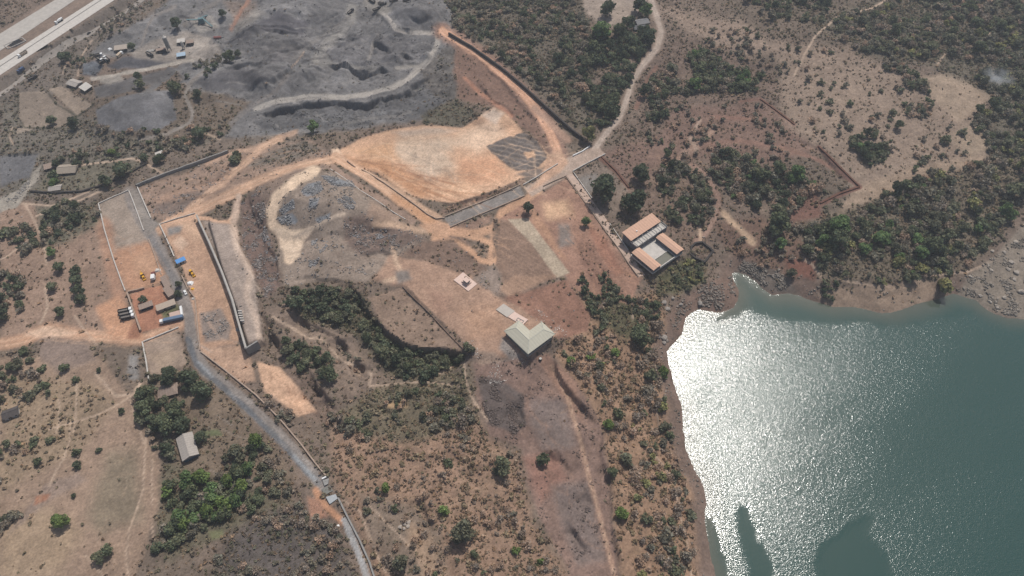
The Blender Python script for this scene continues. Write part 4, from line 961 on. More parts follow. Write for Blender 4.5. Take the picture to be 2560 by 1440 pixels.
# thickets: (where, polygon, plants per 1000 m2, radius range, weights tree/bush/dry, tint sets)
THICK = [
 ('scrub forest between haul road and village clearing', [(1095,-60),(1440,-60),(1465,60),(1475,110),(1450,150),(1455,220),(1480,330),(1450,318),(1400,268),(1300,185),(1200,115),(1140,70)], 15, (2.0,4.6), (.22,.40,.38), (DARK + MID, MID + GREY, GREY + DRY)),
 ('dense dark grove below the village clearing', [(1490,85),(1600,70),(1625,90),(1632,110),(1596,160),(1572,195),(1552,240),(1545,290),(1500,325),(1470,260),(1452,180),(1455,120)], 25, (2.4,4.6), (.8,.2,0), (DARK + MID[:2], MID, DRY)),
 ('thicket beside the village track', [(1660,200),(1700,150),(1750,120),(1790,150),(1830,170),(1900,188),(1912,215),(1880,245),(1800,245),(1760,255),(1700,245),(1670,245)], 26, (2.4,4.8), (.45,.5,.05), (BRIGHT[2:] + MID, MID + GREY, DRY)),
 ('small thicket left of the eastern tracks', [(1605,225),(1640,195),(1670,225),(1672,280),(1650,315),(1608,300)], 20, (2.4,4), (.3,.6,.1), (DARK, MID + GREY, DRY)),
 ('thicket between the drive trees and curved track', [(1645,430),(1680,408),(1720,408),(1765,450),(1782,500),(1772,530),(1740,565),(1700,562),(1660,530),(1650,480)], 26, (2.2,4.4), (.3,.6,.1), (MID + DARK, MID + GREY, DRY)),
 ('thicket right of the curved track', [(1745,400),(1800,383),(1850,388),(1900,420),(1960,430),(2020,450),(2060,480),(2040,502),(1960,505),(1940,545),(1900,548),(1860,530),(1830,490),(1790,450)], 24, (2.4,4.8), (.35,.5,.15), (BRIGHT[2:] + MID + DARK, MID + GREY, DRY)),
 ('eastern lakeside thicket', [(2010,580),(2080,545),(2130,560),(2180,500),(2250,478),(2330,430),(2400,420),(2480,400),(2570,380),(2600,480),(2520,530),(2500,580),(2440,650),(2380,685),(2310,705),(2200,712),(2100,690),(2040,662),(2010,630)], 16, (2.2,5.2), (.22,.50,.28), (BRIGHT[2:] + MID, MID + GREY + OLIVE, GREY + DRY)),
 ('wooded slope at the top right corner', [(2060,80),(2100,40),(2200,28),(2300,-20),(2640,-60),(2640,140),(2480,170),(2400,150),(2320,152),(2280,185),(2180,132),(2120,112)], 14, (2.2,5.0), (.22,.5,.28), (MID, MID + GREY + OLIVE, GREY + DRY)),
 ('scrub along the top edge beside village track', [(1820,-40),(2090,-40),(2060,60),(1990,78),(1960,102),(1930,62),(1850,52)], 14, (2.4,4.6), (.35,.5,.15), (DARK + MID, MID + GREY, DRY)),
 ('wooded strip down the right edge', [(2640,140),(2640,390),(2490,398),(2420,330),(2440,282),(2484,240),(2430,200),(2470,170)], 17, (2.2,5.0), (.3,.5,.2), (MID, MID + GREY + OLIVE, GREY)),
 ('gully scrub crossing the tan hillside', [(2170,138),(2262,160),(2312,210),(2335,262),(2300,320),(2250,300),(2230,260),(2190,200)], 14, (2.2,4.0), (.2,.6,.2), (MID, GREY + MID, DRY)),
 ('green clump on the tan hillside above the trench', [(2095,345),(2180,338),(2225,380),(2192,425),(2130,405)], 22, (2.4,4.6), (.5,.5,0), (BRIGHT[2:] + DARK, MID, DRY)),
 ('overgrown bank curving below the plateau', [(715,760),(740,728),(800,700),(872,708),(903,740),(910,775),(962,850),(1020,880),(1110,868),(1184,872),(1162,902),(1060,948),(1000,942),(948,885),(880,812),(800,792)], 30, (2.0,4.2), (.35,.65,0), (DARK + MID, DARK + MID, GREY)),
 ('overgrown patch above the tan clearing', [(708,862),(760,850),(832,902),(872,980),(862,1012),(800,955),(722,915)], 28, (2.0,4.2), (.3,.7,0), (DARK + MID, MID + DARK, GREY)),
 ('green scrub on the slope below the overgrown bank', [(900,1050),(1000,975),(1170,985),(1182,1050),(1080,1092),(1000,1102),(920,1092),(800,1052),(812,1010)], 20, (1.8,3.6), (.12,.7,.18), (MID, MID + GREY, DRY)),
 ('lakeside thicket along the west shore', [(1520,760),(1600,742),(1648,800),(1660,860),(1645,900),(1655,980),(1682,1080),(1700,1180),(1740,1260),(1752,1500),(1600,1500),(1560,1150),(1510,1000),(1400,892),(1440,840),(1500,810)], 17, (1.6,4.0), (.10,.34,.56), (MID + BRIGHT, MID + GREY + OLIVE, DRY)),
 ('green hedge bank beside the red field', [(1430,630),(1470,625),(1550,740),(1640,760),(1660,800),(1560,870),(1480,790)], 24, (1.6,3.2), (.1,.85,.05), (MID, MID + DARK, DRY)),
 ('green bank below the red-roofed house', [(1642,690),(1720,642),(1765,668),(1755,705),(1690,738),(1640,735)], 24, (1.5,2.8), (.1,.85,.05), (MID, MID + OLIVE, DRY)),
 ('grove around the farmhouses at the lower left', [(340,1000),(350,965),(420,935),(500,938),(540,960),(590,1010),(640,1080),(720,1180),(745,1225),(640,1272),(560,1332),(400,1385),(392,1340),(452,1292),(412,1232),(442,1172),(392,1132),(352,1062)], 14, (1.8,3.8), (.30,.55,.15), (MID + DARK, MID + GREY, DRY)),
 ('grey burnt scrub at the bottom left', [(640,1285),(740,1262),(840,1325),(890,1500),(540,1500),(540,1400)], 16, (1.6,3.2), (.04,.5,.46), (MID, GREY, DRY)),
 ('scrub at the left edge beside the yard land', [(-60,590),(60,560),(105,600),(60,690),(60,780),(0,800),(-60,800)], 18, (2.0,4.2), (.3,.6,.1), (DARK, MID + GREY, DRY)),
 ('thicket left of the fenced yard', [(100,560),(170,500),(245,512),(235,560),(150,602),(110,618)], 22, (2.0,4.0), (.25,.65,.1), (DARK, MID + GREY, DRY)),
 ('shrubs at the left edge above the dry field', [(-60,880),(60,872),(112,930),(132,990),(50,1030),(-60,1040)], 16, (2.0,4.2), (.3,.5,.2), (MID, GREY + MID, DRY)),
 ('shrub line across the dry field', [(-60,1130),(70,1108),(130,1088),(142,1152),(60,1172),(-60,1195)], 16, (1.8,3.4), (.2,.7,.1), (MID, MID + GREY, DRY)),
 ('bushes at the lower left edge', [(-60,1200),(58,1200),(62,1260),(40,1310),(-60,1340)], 20, (2.0,3.6), (.2,.7,.1), (DARK, MID + GREY, DRY)),
 ('bank of shrubs above the farm', [(90,385),(300,372),(490,338),(505,362),(330,412),(150,412)], 14, (1.8,3.4), (.2,.6,.2), (DARK, MID + GREY, DRY)),
 ('scrub strip between the highway and the quarry', [(130,190),(300,30),(400,-30),(420,-10),(330,65),(240,130),(180,200)], 8, (1.6,3.0), (.2,.5,.3), (DARK, GREY, DRY)),
 ('scrub along the quarry stream', [(430,180),(560,130),(610,140),(520,190),(450,215)], 12, (1.8,3.2), (.3,.6,.1), (DARK, GREY, DRY)),
 ('scrub below the quarry heaps', [(240,320),(420,325),(560,300),(560,350),(450,380),(280,370)], 11, (1.6,3.2), (.2,.5,.3), (DARK, GREY, DRY)),
 ('scattered trees on the tan hillside', [(1960,110),(2100,130),(2220,230),(2320,330),(2430,290),(2450,380),(2200,470),(2080,360),(1980,290)], 3.2, (1.6,3.6), (.3,.5,.2), (MID, GREY + MID, DRY)),
 ('bushes over the eastern red tracks', [(1600,320),(1700,260),(1900,260),(2040,360),(1980,420),(1740,390),(1640,420)], 6, (1.5,3.0), (.08,.42,.5), (MID, GREY, DRY)),
 ('bushes on the slope above the eastern tracks', [(1680,60),(1830,60),(1950,120),(1990,240),(1900,180),(1760,110)], 7, (1.6,3.4), (.15,.55,.3), (MID, GREY, DRY)),
 ('bushes on the rocky bank above the lake inlet', [(1790,560),(1930,600),(2000,650),(2010,700),(1930,690),(1850,640)], 9, (1.5,3.0), (.1,.5,.4), (MID, GREY, DRY)),
 ('bushes between the eastern thickets', [(1940,440),(2060,480),(2060,570),(2000,590),(1930,560)], 8, (1.6,3.2), (.1,.6,.3), (MID, GREY, DRY)),
 ('dry brown hillside at bottom centre', [(860,1090),(1180,1060),(1300,1140),(1330,1300),(1430,1500),(960,1500),(930,1330)], 9, (1.2,2.8), (.03,.20,.77), (MID, GREY + MID, DRY)),
 ('dark shrub line at the foot of the terraces', [(640,1000),(760,1040),(930,1060),(950,1130),(870,1090),(700,1060)], 11, (1.5,3.0), (.1,.5,.4), (MID, GREY, DRY)),
 ('terraced slope beside the retaining wall', [(670,790),(760,760),(930,930),(890,1000),(800,940)], 7, (1.0,2.2), (.0,.4,.6), (MID, GREY, DRY)),
 ('shore bushes under the eastern thicket', [(2045,690),(2110,705),(2105,752),(2055,750)], 16, (2.0,3.6), (.3,.7,0), (DARK, MID, DRY)),
]
placed_x, placed_y, placed_r = [], [], []
for u_, v_, r_ in ((466,1113,9),(459,1090,7),(475,1140,7),(417,973,9),(22,1028,8),(1605,52,9),(1505,55,7),(1600,66,8),(1620,600,16),(1690,640,9),(1650,690,8),(136,467,6),(167,419,8),(1753,632,9)):
    p_ = P(u_, v_); placed_x.append(p_.x); placed_y.append(p_.y); placed_r.append(r_ * 1.3)
CAND = []
for where, pts, dens, rr, wts, tints in THICK:
    us = [p[0] for p in pts]; vs = [p[1] for p in pts]
    corners = np.array([unproj(u, v, 15) for u, v in pts]); n_ = len(corners)
    area = abs(sum(corners[i][0] * corners[(i + 1) % n_][1] - corners[(i + 1) % n_][0] * corners[i][1] for i in range(n_))) / 2
    x0, y0 = corners.min(0); x1, y1 = corners.max(0)
    want = int(area / 1000 * dens * 1.28); tries = 0; got = 0
    while got < want and tries < 14:
        tries += 1
        x = RNG.uniform(x0, x1, 4000); y = RNG.uniform(y0, y1, 4000); z = hz(x, y)
        u, v = project(x, y, z); w1 = fbm(x, y, 20, 3, 3)
        ok = inpoly(u + 10 * w1, v + 8 * w1, pts) & (look(LSD, x, y) > 3) & np.isin(look(G_KIND, x, y), (0, 7, 5)) & (fbm(x, y, 20, 2, 4) > -.22)
        for xx, yy, zz in zip(x[ok], y[ok], z[ok]):
            if got >= want: break
            R = RNG.uniform(*rr) * (1.05 if RNG.random() < .75 else 1.4)
            if placed_x:
                d = np.hypot(np.array(placed_x) - xx, np.array(placed_y) - yy)
                if (d < .56 * (np.array(placed_r) + R)).any(): continue
            placed_x.append(xx); placed_y.append(yy); placed_r.append(R); got += 1
            k = RNG.choice(3, p=wts)
            bu, bv = project(xx, yy, zz); fu, fv = (bu - min(us)) / (max(us) - min(us) + 1), (bv - min(vs)) / (max(vs) - min(vs) + 1)
            pos = ('upper ' if fv < .36 else 'lower ' if fv > .64 else 'middle ') + ('left' if fu < .36 else 'right' if fu > .64 else 'centre')
            CAND.append((('tree', 'bush', 'dry')[k], xx, yy, zz, R, random.choice(tints[k]), where, pos))
def seen_size(c):
    u, v = project(c[1], c[2], c[3]); inn = -10 < u < 2570 and -10 < v < 1450
    return (c[4] / (c[2] * _F[1] + (c[3] - HCAM) * _F[2])) * (1 if inn else .05)
REST = []
for kd, nm_, cat in (('tree', 'thicket_tree', 'tree'), ('bush', 'thicket_bush', 'bush'), ('dry', 'dry_bush', 'bush')):
    cs = sorted([c for c in CAND if c[0] == kd], key=seen_size, reverse=True)
    med = np.median([c[4] for c in cs[:280]])
    for c in cs[:280]:
        tn = next(n_ for l_, n_ in TNAME if c[5] in l_); sz = 'large' if c[4] > med else 'small'
        lab = '%s %s %s, %s of %s' % (sz, tn, 'leafless bush' if kd == 'dry' and tn == 'brown' else cat, c[7], c[6])
        plant(kd, c[1], c[2], c[3], c[4], c[5], nm_, lab, cat, {'tree': 'trees of ', 'bush': 'bushes of '}[cat] + c[6], RNG.uniform(.8, 1.15))
    REST += cs[280:]

# everything too small or too many to count: joined scrub, rubble, debris
def join_protos(items, protos):
    V, Cc = [], []
    for (x, y, z, R, col, sq, rot, k) in items:
        v, c = protos[k]; cs, sn = math.cos(rot), math.sin(rot)
        w = np.empty_like(v); w[:, 0] = (v[:, 0] * cs - v[:, 1] * sn) * R + x; w[:, 1] = (v[:, 0] * sn + v[:, 1] * cs) * R + y; w[:, 2] = v[:, 2] * R * sq + z
        V.append(w); Cc.append(c * col)
    return np.concatenate(V), np.concatenate(Cc)
def stuff(name, label, items, protos, m, k=4):
    if not items: return
    v, c = join_protos(items, protos)
    me = raw_mesh(name, v, quads=np.arange(len(v)).reshape(-1, 4)); set_col(me, np.clip(c, 0.004, .9))
    add(name, me, m, kind='stuff', label=label, category='scrub')
LOW = [crown_proto(600 + i, 80, 6, .42, .44, 1.25, .02, True) for i in range(6)]
BRUSH = [crown_proto(620 + i, 30, 4, .5, .6, 1.0, .0, True) for i in range(8)]
TUFT = [crown_proto(640 + i, 6, 3, .6, 1.0, .9, .0, True) for i in range(12)]
stuff('thicket_undergrowth', 'smaller bushes filling the thickets', [(c[1], c[2], c[3], c[4], s2l(c[5]) * FK, .95, RNG.uniform(0, 6.3), int(RNG.integers(6))) for c in REST], LOW, SCRUBM)
gcol_ = np.zeros((X.size, 3)); gcol_[idx] = COL; gcol_ = gcol_.reshape(*X.shape, 3)
def scatter(G, n, power=1.0, seed=0, clump=9, lo=-.55):
    w = (np.clip(G, 0, 1) ** power) * INV * (LSD > 2)
    w = w * smooth(lo, lo + 1, fbm(X, Y, clump, 3, 200 + seed)) * (U0 > -20) * (U0 < 2580) * (V0 > -30) * (V0 < 1470)
    p = (w / w.sum()).ravel(); k = RNG.choice(X.size, n, p=p)
    return X.ravel()[k] + RNG.uniform(-.5, .5, n), Y.ravel()[k] + RNG.uniform(-.5, .5, n)
n_t = 42000
x, y = scatter(G_SCR, n_t, 1.5, 0, 12, -.7); z = hz(x, y); gc = look(gcol_, x, y)
R = .4 + 1.0 * RNG.random(n_t) ** 1.8
pal = s2l(np.array([(132,114,94),(118,106,90),(108,102,84),(146,124,100),(106,98,88),(104,104,80)]))
col = (pal[RNG.integers(0, 6, n_t)] * .85 + gc * .55) * RNG.uniform(.8, 1.3, n_t)[:, None]
stuff('dry_scrub', 'dry grass tufts and low brown scrub over the ground', [(x[i], y[i], z[i] - .1, R[i], col[i], .8, RNG.uniform(0, 6.3), int(RNG.integers(12))) for i in range(n_t)], TUFT, SCRUBM)
n_b = 10500
x, y = scatter(G_SCR, n_b, 2.4, 5, 18, -.45); z = hz(x, y); gc = look(gcol_, x, y)
R = .7 + 1.5 * RNG.random(n_b) ** 1.8
pal = s2l(np.array([(104,100,82),(96,94,74),(112,104,88),(90,92,70),(120,106,90),(84,88,66)])) * 1.5
col = (pal[RNG.integers(0, 6, n_b)] * .6 + gc * .85) * RNG.uniform(.8, 1.25, n_b)[:, None]
stuff('low_brush', 'low grey-green brush growing over the rough ground', [(x[i], y[i], z[i] - .1, R[i], col[i], .8, RNG.uniform(0, 6.3), int(RNG.integers(8))) for i in range(n_b)], BRUSH, SCRUBM)
def rock_proto(seed):
    r = np.random.default_rng(seed)
    v = np.array([(-1,-1,-1),(1,-1,-1),(1,1,-1),(-1,1,-1),(-1,-1,1),(1,-1,1),(1,1,1),(-1,1,1)], float) * .6
    v[4:, :2] *= r.uniform(.45, .85); v += r.normal(0, .16, v.shape); v *= r.uniform(.65, 1.2, 3); v[:, 2] *= .75
    q = [(3,2,1,0),(4,5,6,7),(0,1,5,4),(1,2,6,5),(2,3,7,6),(3,0,4,7)]
    v = v[np.array(q).ravel()]
    return v, np.ones((24, 3))
ROCKS = [rock_proto(700 + i) for i in range(14)]
STONE = mat('stone', rgb(132, 126, 120), .95, .2, 1.5, bump=.4)
def rubble(name, label, G, n, lo, hi, tint, seed, mixg=.5, pw=3.0):
    x, y = scatter(G, n, 2.2, seed, 6, -.1); z = hz(x, y); gc = look(gcol_, x, y)
    R = lo + (hi - lo) * RNG.random(n) ** pw
    col = (s2l(tint) * (1 - mixg) + gc * mixg) * RNG.uniform(.7, 1.45, n)[:, None]
    v, c = join_protos([(x[i], y[i], z[i] + .1 * R[i], R[i], col[i], 1, RNG.uniform(0, 6.3), int(RNG.integers(14))) for i in range(n)], ROCKS)
    me = raw_mesh(name, v, quads=np.arange(len(v)).reshape(-1, 4)); set_col(me, np.clip(c, .01, .8))
    add(name, me, SCRUBM, kind='stuff', label=label, category='rubble')
east = (U0 > 1600) * 1.0; north = ((V0 < 345) & (U0 < 1600)) * 1.0; south = ((V0 > 860) & (U0 < 1600)) * 1.0
rubble('quarry_rubble', 'broken grey stone strewn over the quarry', G_ROCK * north, 4200, .25, 1.3, (124,122,122), 1)
rubble('hill_rubble', 'blasted rock piles over the rubble hill and yards', G_ROCK * (1 - north) * (1 - east) * (1 - south), 7500, .25, 1.25, (168,165,162), 2)
Gp = np.zeros_like(Z)
for g in ([(690,545),(730,535),(742,552),(735,562),(695,558)], [(750,480),(775,458),(802,452),(808,476),(770,497)], [(803,438),(832,443),(880,453),(888,470),(830,464)], [(698,522),(735,498),(738,520),(704,542)], [(783,547),(828,531),(826,547),(790,557)], [(772,502),(802,495),(792,522),(770,522)], [(840,485),(880,495),(900,520),(870,525),(845,505)],
          [(780,600),(810,590),(820,610),(800,640),(775,650)], [(880,590),(940,570),(1000,580),(1005,590),(930,600)], [(770,640),(800,630),(800,660),(775,670)], [(660,560),(680,620),(700,660),(680,670),(655,610)], [(835,595),(870,600),(860,620),(835,615)]):
    Gp += inpoly(U0, V0, g)
rubble('rock_piles', 'pale blue-grey rock piles on the rubble hill', np.clip(Gp, 0, 1), 3000, .3, 1.15, (160,160,161), 8, .25, 2.0)
rubble('terrace_rubble', 'dark loose rock on the southern terrace', G_ROCK * south, 3500, .25, 1.2, (126,114,108), 3)
rubble('shore_stones', 'pale stones along the lake shore and stony flat', G_ROCK * east, 4800, .3, 1.6, (156,149,140), 4, .4, 2.4)
# ------------------------------------------------------------------ roads as laid sheets
CONC = mat('concrete', rgb(178, 172, 164), .9, .12, .3)
PALE = mat('pale_concrete', rgb(196, 190, 182), .9, .1, .4)
GREYC = mat('grey_concrete', rgb(146, 144, 140), .9, .14, .4)
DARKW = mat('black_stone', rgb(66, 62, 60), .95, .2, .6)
BROWNW = mat('brown_stone', rgb(122, 102, 90), .95, .2, .6)
TANW = mat('tan_masonry', rgb(168, 148, 132), .95, .15, .6)
ASPH = mat('joint', rgb(110, 106, 102), .9, .1, 1)
TERRA = mat('terracotta_roof', rgb(203, 164, 140), .8, .07, .8)
SHEET = mat('grey_green_sheet', rgb(184, 180, 163), .6, .04, .5)
DARK_M = mat('dark_steel', rgb(60, 62, 66), .7, .2, 1)
RUBBER = mat('rubber', rgb(40, 40, 42), .9, .1, 2)
GLASS = mat('window_glass', rgb(44, 54, 62), .15, .05, 1, spec=.6)
WHITE = mat('white_paint', rgb(232, 232, 230), .5, .05, 1)
YEL = mat('yellow_paint', rgb(226, 170, 52), .5, .08, 1)
BLUE = mat('blue_sheet', rgb(92, 148, 206), .5, .06, 1)
TEAL = mat('teal_steel', rgb(96, 124, 128), .6, .12, 1)
BLACKP = mat('black_body', rgb(42, 42, 46), .6, .15, 1)
MAROON = mat('maroon_paint', rgb(116, 62, 56), .6, .1, 1)
TANP = mat('tan_body', rgb(186, 168, 146), .7, .1, 1)
BLUEP = mat('blue_trailer', rgb(96, 116, 140), .6, .1, 1)
ROOFB = mat('brown_roof', rgb(150, 132, 120), .85, .14, 1.2)
ROOFG = mat('grey_roof', rgb(168, 160, 152), .8, .10, 1.0)
ROOFD = mat('dark_roof', rgb(84, 78, 76), .85, .2, 1.0)
PINK = mat('pinkish_slab', rgb(218, 192, 178), .9, .06, .6)
POOLW = mat('pool_water', rgb(104, 104, 92), .1, .04, .6, spec=.5)
DARKIN = mat('dark_opening', rgb(34, 34, 36), .9, .1, 1)  # flat near-black for the shade inside openings; the doors share it

seams(TERRA, 0, 2.4, .10); seams(SHEET, 0, 2.0, .07); seams(ROOFG, 0, 1.6, .10); seams(ROOFB, 0, 1.6, .10)
def sheet(name, lo, hi, z, m, parent=None, cols=1, **props):
    """flat road slab between two straight edges, given as photo pixels on level z"""
    (a0, a1), (b0, b1) = lo, hi
    A0, A1, B0, B1 = [at_z(*p, z) for p in (a0, a1, b0, b1)]
    def ext(p, q): d = (q - p).normalized(); return p - d * 60, q + d * 60
    A0, A1 = ext(A0, A1); B0, B1 = ext(B0, B1)
    b = MB(); n = 24
    for i in range(n):
        t0, t1 = i / n, (i + 1) / n
        b.poly(A0.lerp(A1, t0), A0.lerp(A1, t1), B0.lerp(B1, t1), B0.lerp(B1, t0))
    return b.build(name, m, parent, **props)
ZH = 22.35
sheet('highway', ((0,127),(187,0)), ((0,84),(137,0)), ZH, CONC, kind='structure')
sheet('highway', ((0,188),(286,0)), ((0,151),(236,0)), ZH, PALE, kind='structure')
sheet('lane_joint', ((0,167),(254,0)), ((0,164.6),(251,0)), ZH + .02, ASPH, kind='structure')
def ribbon(name, pts, width, m, dz=.12, **props):
    W = [P(*p) for p in pts]; pts3 = []
    for i in range(len(W) - 1):
        n = max(1, int((W[i + 1] - W[i]).length / 2))
        pts3 += [W[i].lerp(W[i + 1], k / n) for k in range(n)]
    pts3.append(W[-1]); b = MB(); row = []
    for i, p in enumerate(pts3):
        d = (pts3[min(i + 1, len(pts3) - 1)] - pts3[max(i - 1, 0)]); nrm = Vector((-d.y, d.x, 0)).normalized()
        r = []
        for o_ in (-.5, -.25, 0, .25, .5):
            q = p + nrm * o_ * width; r.append((q.x, q.y, float(hz(q.x, q.y)) + dz))
        row.append(r)
    for i in range(len(row) - 1):
        for k in range(4): b.poly(row[i][k], row[i][k + 1], row[i + 1][k + 1], row[i + 1][k])
    return b.build(name, m, None, **props)
ribbon('service_road', [(-60,280),(0,237),(50,202),(110,152),(180,106),(250,70),(330,20),(400,-30)], 5.6, mat('service_gravel', rgb(150, 142, 134), 1, .14, .25), .22, kind='structure')
ribbon('driveway', [(1424,436),(1514,560),(1604,690)], 5.6, mat('drive_paving', rgb(190, 166, 150), 1, .08, .4), .16, kind='structure')

# ------------------------------------------------------------------ walls
def wall(name, label, pts, h, t, m, top=None, group=None, gap=None, cat='wall'):
    W = [P(*p) for p in pts]; pts3 = []
    for i in range(len(W) - 1):
        n = max(1, int((W[i + 1] - W[i]).length / 2.5))
        pts3 += [W[i].lerp(W[i + 1], k / n) for k in range(n)]
    pts3.append(W[-1]); n = len(pts3); b = MB(); vs = []
    zs = np.array([float(hz(p.x, p.y)) for p in pts3]); zs = np.convolve(np.pad(zs, 3, mode='edge'), np.ones(7) / 7, 'valid')
    o = Vector((pts3[0].x, pts3[0].y, float(zs[0])))
    for i, p in enumerate(pts3):
        d = pts3[min(i + 1, n - 1)] - pts3[max(i - 1, 0)]; nr = Vector((-d.y, d.x, 0)).normalized() * t / 2
        zt = (top if top is not None else zs[i] + h + random.uniform(-.14, .12)); zb = zs[i] - 1.5 if top is None else top - h
        for q, zz in ((p - nr, zb), (p + nr, zb), (p + nr, zt), (p - nr, zt)): vs.append((q.x - o.x, q.y - o.y, zz - o.z))
    fs = [(0, 1, 2, 3), tuple(4 * (n - 1) + k for k in (3, 2, 1, 0))]
    for i in range(n - 1):
        a_, c_ = 4 * i, 4 * (i + 1)
        for k in range(4): fs.append((a_ + k, a_ + (k + 1) % 4, c_ + (k + 1) % 4, c_ + k)[::-1])
    b._add(vs, fs); ob = b.build(name, m, None, label=label, category=cat); ob.location = o
    if group: ob['group'] = group
    return ob
wall('boundary_wall', 'long grey concrete wall climbing right above the dirt tracks', [(343,467),(430,433),(572,381)], 2.6, .9, GREYC)
wall('low_wall', 'pale low wall down the right side of the entrance road', [(345,470),(362,510),(378,546)], 1.1, .7, PALE)
wall('low_wall', 'pale low wall across the top of the grey yard', [(322,477),(285,493),(247,510)], 1.0, .6, PALE)
wall('low_wall', 'long pale low wall down the left side of the big yard', [(247,510),(262,575),(285,650),(303,700),(314,728)], 1.0, .6, PALE)
wall('low_wall', 'pale broken wall between the grey yard and the entrance road', [(323,478),(332,500),(345,535),(360,577)], .9, .6, PALE)
wall('low_wall', 'pale wall left of the right yard, above the blue shed', [(400,562),(418,600),(436,642)], 1.1, .7, PALE)
wall('low_wall', 'short pale wall between the dirt track and the right yard', [(400,561),(440,548),(488,534)], .9, .5, PALE)
wall('low_wall', 'stone edging between the left yard and the compacted road', [(372,598),(388,640),(404,688)], .7, .6, TANW)
wall('low_wall', 'pale wall along the upper edge of the small lower yard', [(360,855),(405,837),(447,819)], 1.1, .7, PALE)
wall('low_wall', 'pale wall down the left edge of the small lower yard', [(357,856),(366,900),(374,956)], 1.1, .7, PALE)
wall('low_wall', 'tan kerb wall from the white heaps down to the road bend', [(455,690),(470,722),(488,745),(493,800),(501,876)], 1.0, .7, TANW)
wall('road_wall', 'long tan parapet on the right side of the curving grey road', [(503,880),(560,924),(640,988),(700,1048),(752,1110),(790,1160),(815,1190)], 1.3, .8, TANW)
wall('road_wall', 'grey parapet right of the pale road below the culvert', [(846,1246),(872,1298),(900,1352),(925,1408),(945,1470)], 1.3, .9, GREYC)
wall('compound_wall', 'thick tan wall on the left side of the red compound', [(320,734),(338,785),(353,828)], 1.8, .9, TANW)
wall('compound_wall', 'greenish wall across the top of the red compound', [(322,732),(345,727),(362,722)], 1.8, .8, TANW)
rw = empty('retaining_wall', P(497, 551), 0, 'high grey retaining wall with dark shaded face between the right yard and the bench', 'wall')
def rwall(pts, top, h, t, m, nm_):
    w = wall(nm_, '', pts, h, t, m, top); del w['label']; del w['category']
    w.location = w.location - rw.location; w.parent = rw
rwall([(497,551),(528,618),(558,688),(584,758),(602,818),(622,886)], 21.9, 8, .9, GREYC, 'wall_body')
rwall([(498,550),(529,616),(559,686),(585,756),(603,816),(623,884)], 22.1, .3, 1.1, CONC, 'coping')
rwall([(622,886),(655,874)], 21.9, 8, 1.0, GREYC, 'end_wall')
for q in ((596,778),(597,784),(598,790),(600,796),(602,802)):
    p = at_z(q[0] + 4, q[1], 22) - rw.location
    MB().box((p.x, p.y, p.z), (2.6, .8, 1.4)).build('buttress', PALE, rw)
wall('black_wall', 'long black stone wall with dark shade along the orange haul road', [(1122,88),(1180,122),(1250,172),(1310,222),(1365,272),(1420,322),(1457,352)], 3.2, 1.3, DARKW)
wall('road_parapet', 'short dark parapet at the upper end of the central dirt road', [(868,404),(888,419)], 1.0, .8, BROWNW)
wall('road_parapet', 'long thin parapet between the central dirt road and the orange pad', [(905,426),(960,458),(1020,500),(1068,536),(1090,548),(1112,546)], 1.1, .6, TANW)
wall('road_parapet', 'upper parapet of the grey gravel ramp', [(1111,543),(1180,515),(1250,486),(1302,462)], 1.1, .6, TANW)
wall('road_parapet', 'lower parapet of the grey gravel ramp', [(1126,569),(1210,533),(1312,490)], 1.1, .6, TANW)
wall('road_parapet', 'pale parapet above the junction road next to the dark soil rows', [(1308,463),(1345,442),(1394,411)], 1.1, .6, PALE)
wall('road_parapet', 'white parapet at the top end of the junction road', [(1432,391),(1455,380),(1474,367)], 1.3, .7, WHITE)
wall('road_parapet', 'pale parapet below the right end of the junction road', [(1432,429),(1470,408),(1513,386)], 1.2, .6, PALE)
wall('road_parapet', 'short parapet left of the drive entrance', [(1358,466),(1388,452),(1416,440)], 1.0, .6, TANW)
wall('drive_wall', 'left kerb wall of the long straight drive', [(1415,441),(1505,566),(1596,692)], .8, .5, TANW)
wall('drive_wall', 'right wall of the drive from the junction to the large tree', [(1433,431),(1456,463),(1480,497)], 1.0, .5, PALE)
wall('drive_wall', 'right wall of the drive along the red-roofed house', [(1524,560),(1556,606),(1570,626)], 1.0, .5, PALE)
wall('plateau_fence', 'dark brown fence wall running down the left edge of the plateau', [(1007,717),(1080,790),(1130,845),(1180,894)], 1.0, .45, BROWNW)
wall('farm_wall', 'dark dry-stone wall around the farm enclosure', [(78,480),(140,484),(205,480),(250,467),(300,446),(340,425),(366,411)], 1.6, 1.2, DARKW)
wall('stone_ring', 'dark stone ring wall around a small garden below the red-roofed house', [(1727,620),(1737,610),(1755,607),(1776,625),(1781,631),(1760,659),(1737,647),(1727,635),(1727,621)], 1.8, 1.4, DARKW)
wall('track_wall', 'dark wall beside the bend of the village track', [(1630,98),(1617,120),(1604,142)], 1.6, .8, DARKW)
wall('kerb', 'thin pale kerb on the rubble hill side of the central dirt road', [(826,424),(900,475),(960,514),(1014,549)], .45, .5, PALE, cat='kerb')
wall('trench_bank', 'dark red trench bank from the junction down to the large drive tree', [(1503,392),(1540,428),(1572,470)], .9, 1.2, mat('red_earth', rgb(104, 74, 62), 1, .2, .6), cat='trench')
wall('trench_bank', 'dark red trench line on the right slope above its corner', [(2046,366),(2100,420),(2148,467)], .9, 1.3, MATS['red_earth'], cat='trench')
wall('trench_bank', 'dark red trench line below its corner on the right slope', [(2148,468),(2100,484),(2050,509)], .9, 1.3, MATS['red_earth'], cat='trench')
wall('trench_bank', 'dark trench line high on the eastern slope', [(1900,248),(1945,280),(1986,312)], .8, 1.2, MATS['red_earth'], cat='trench')
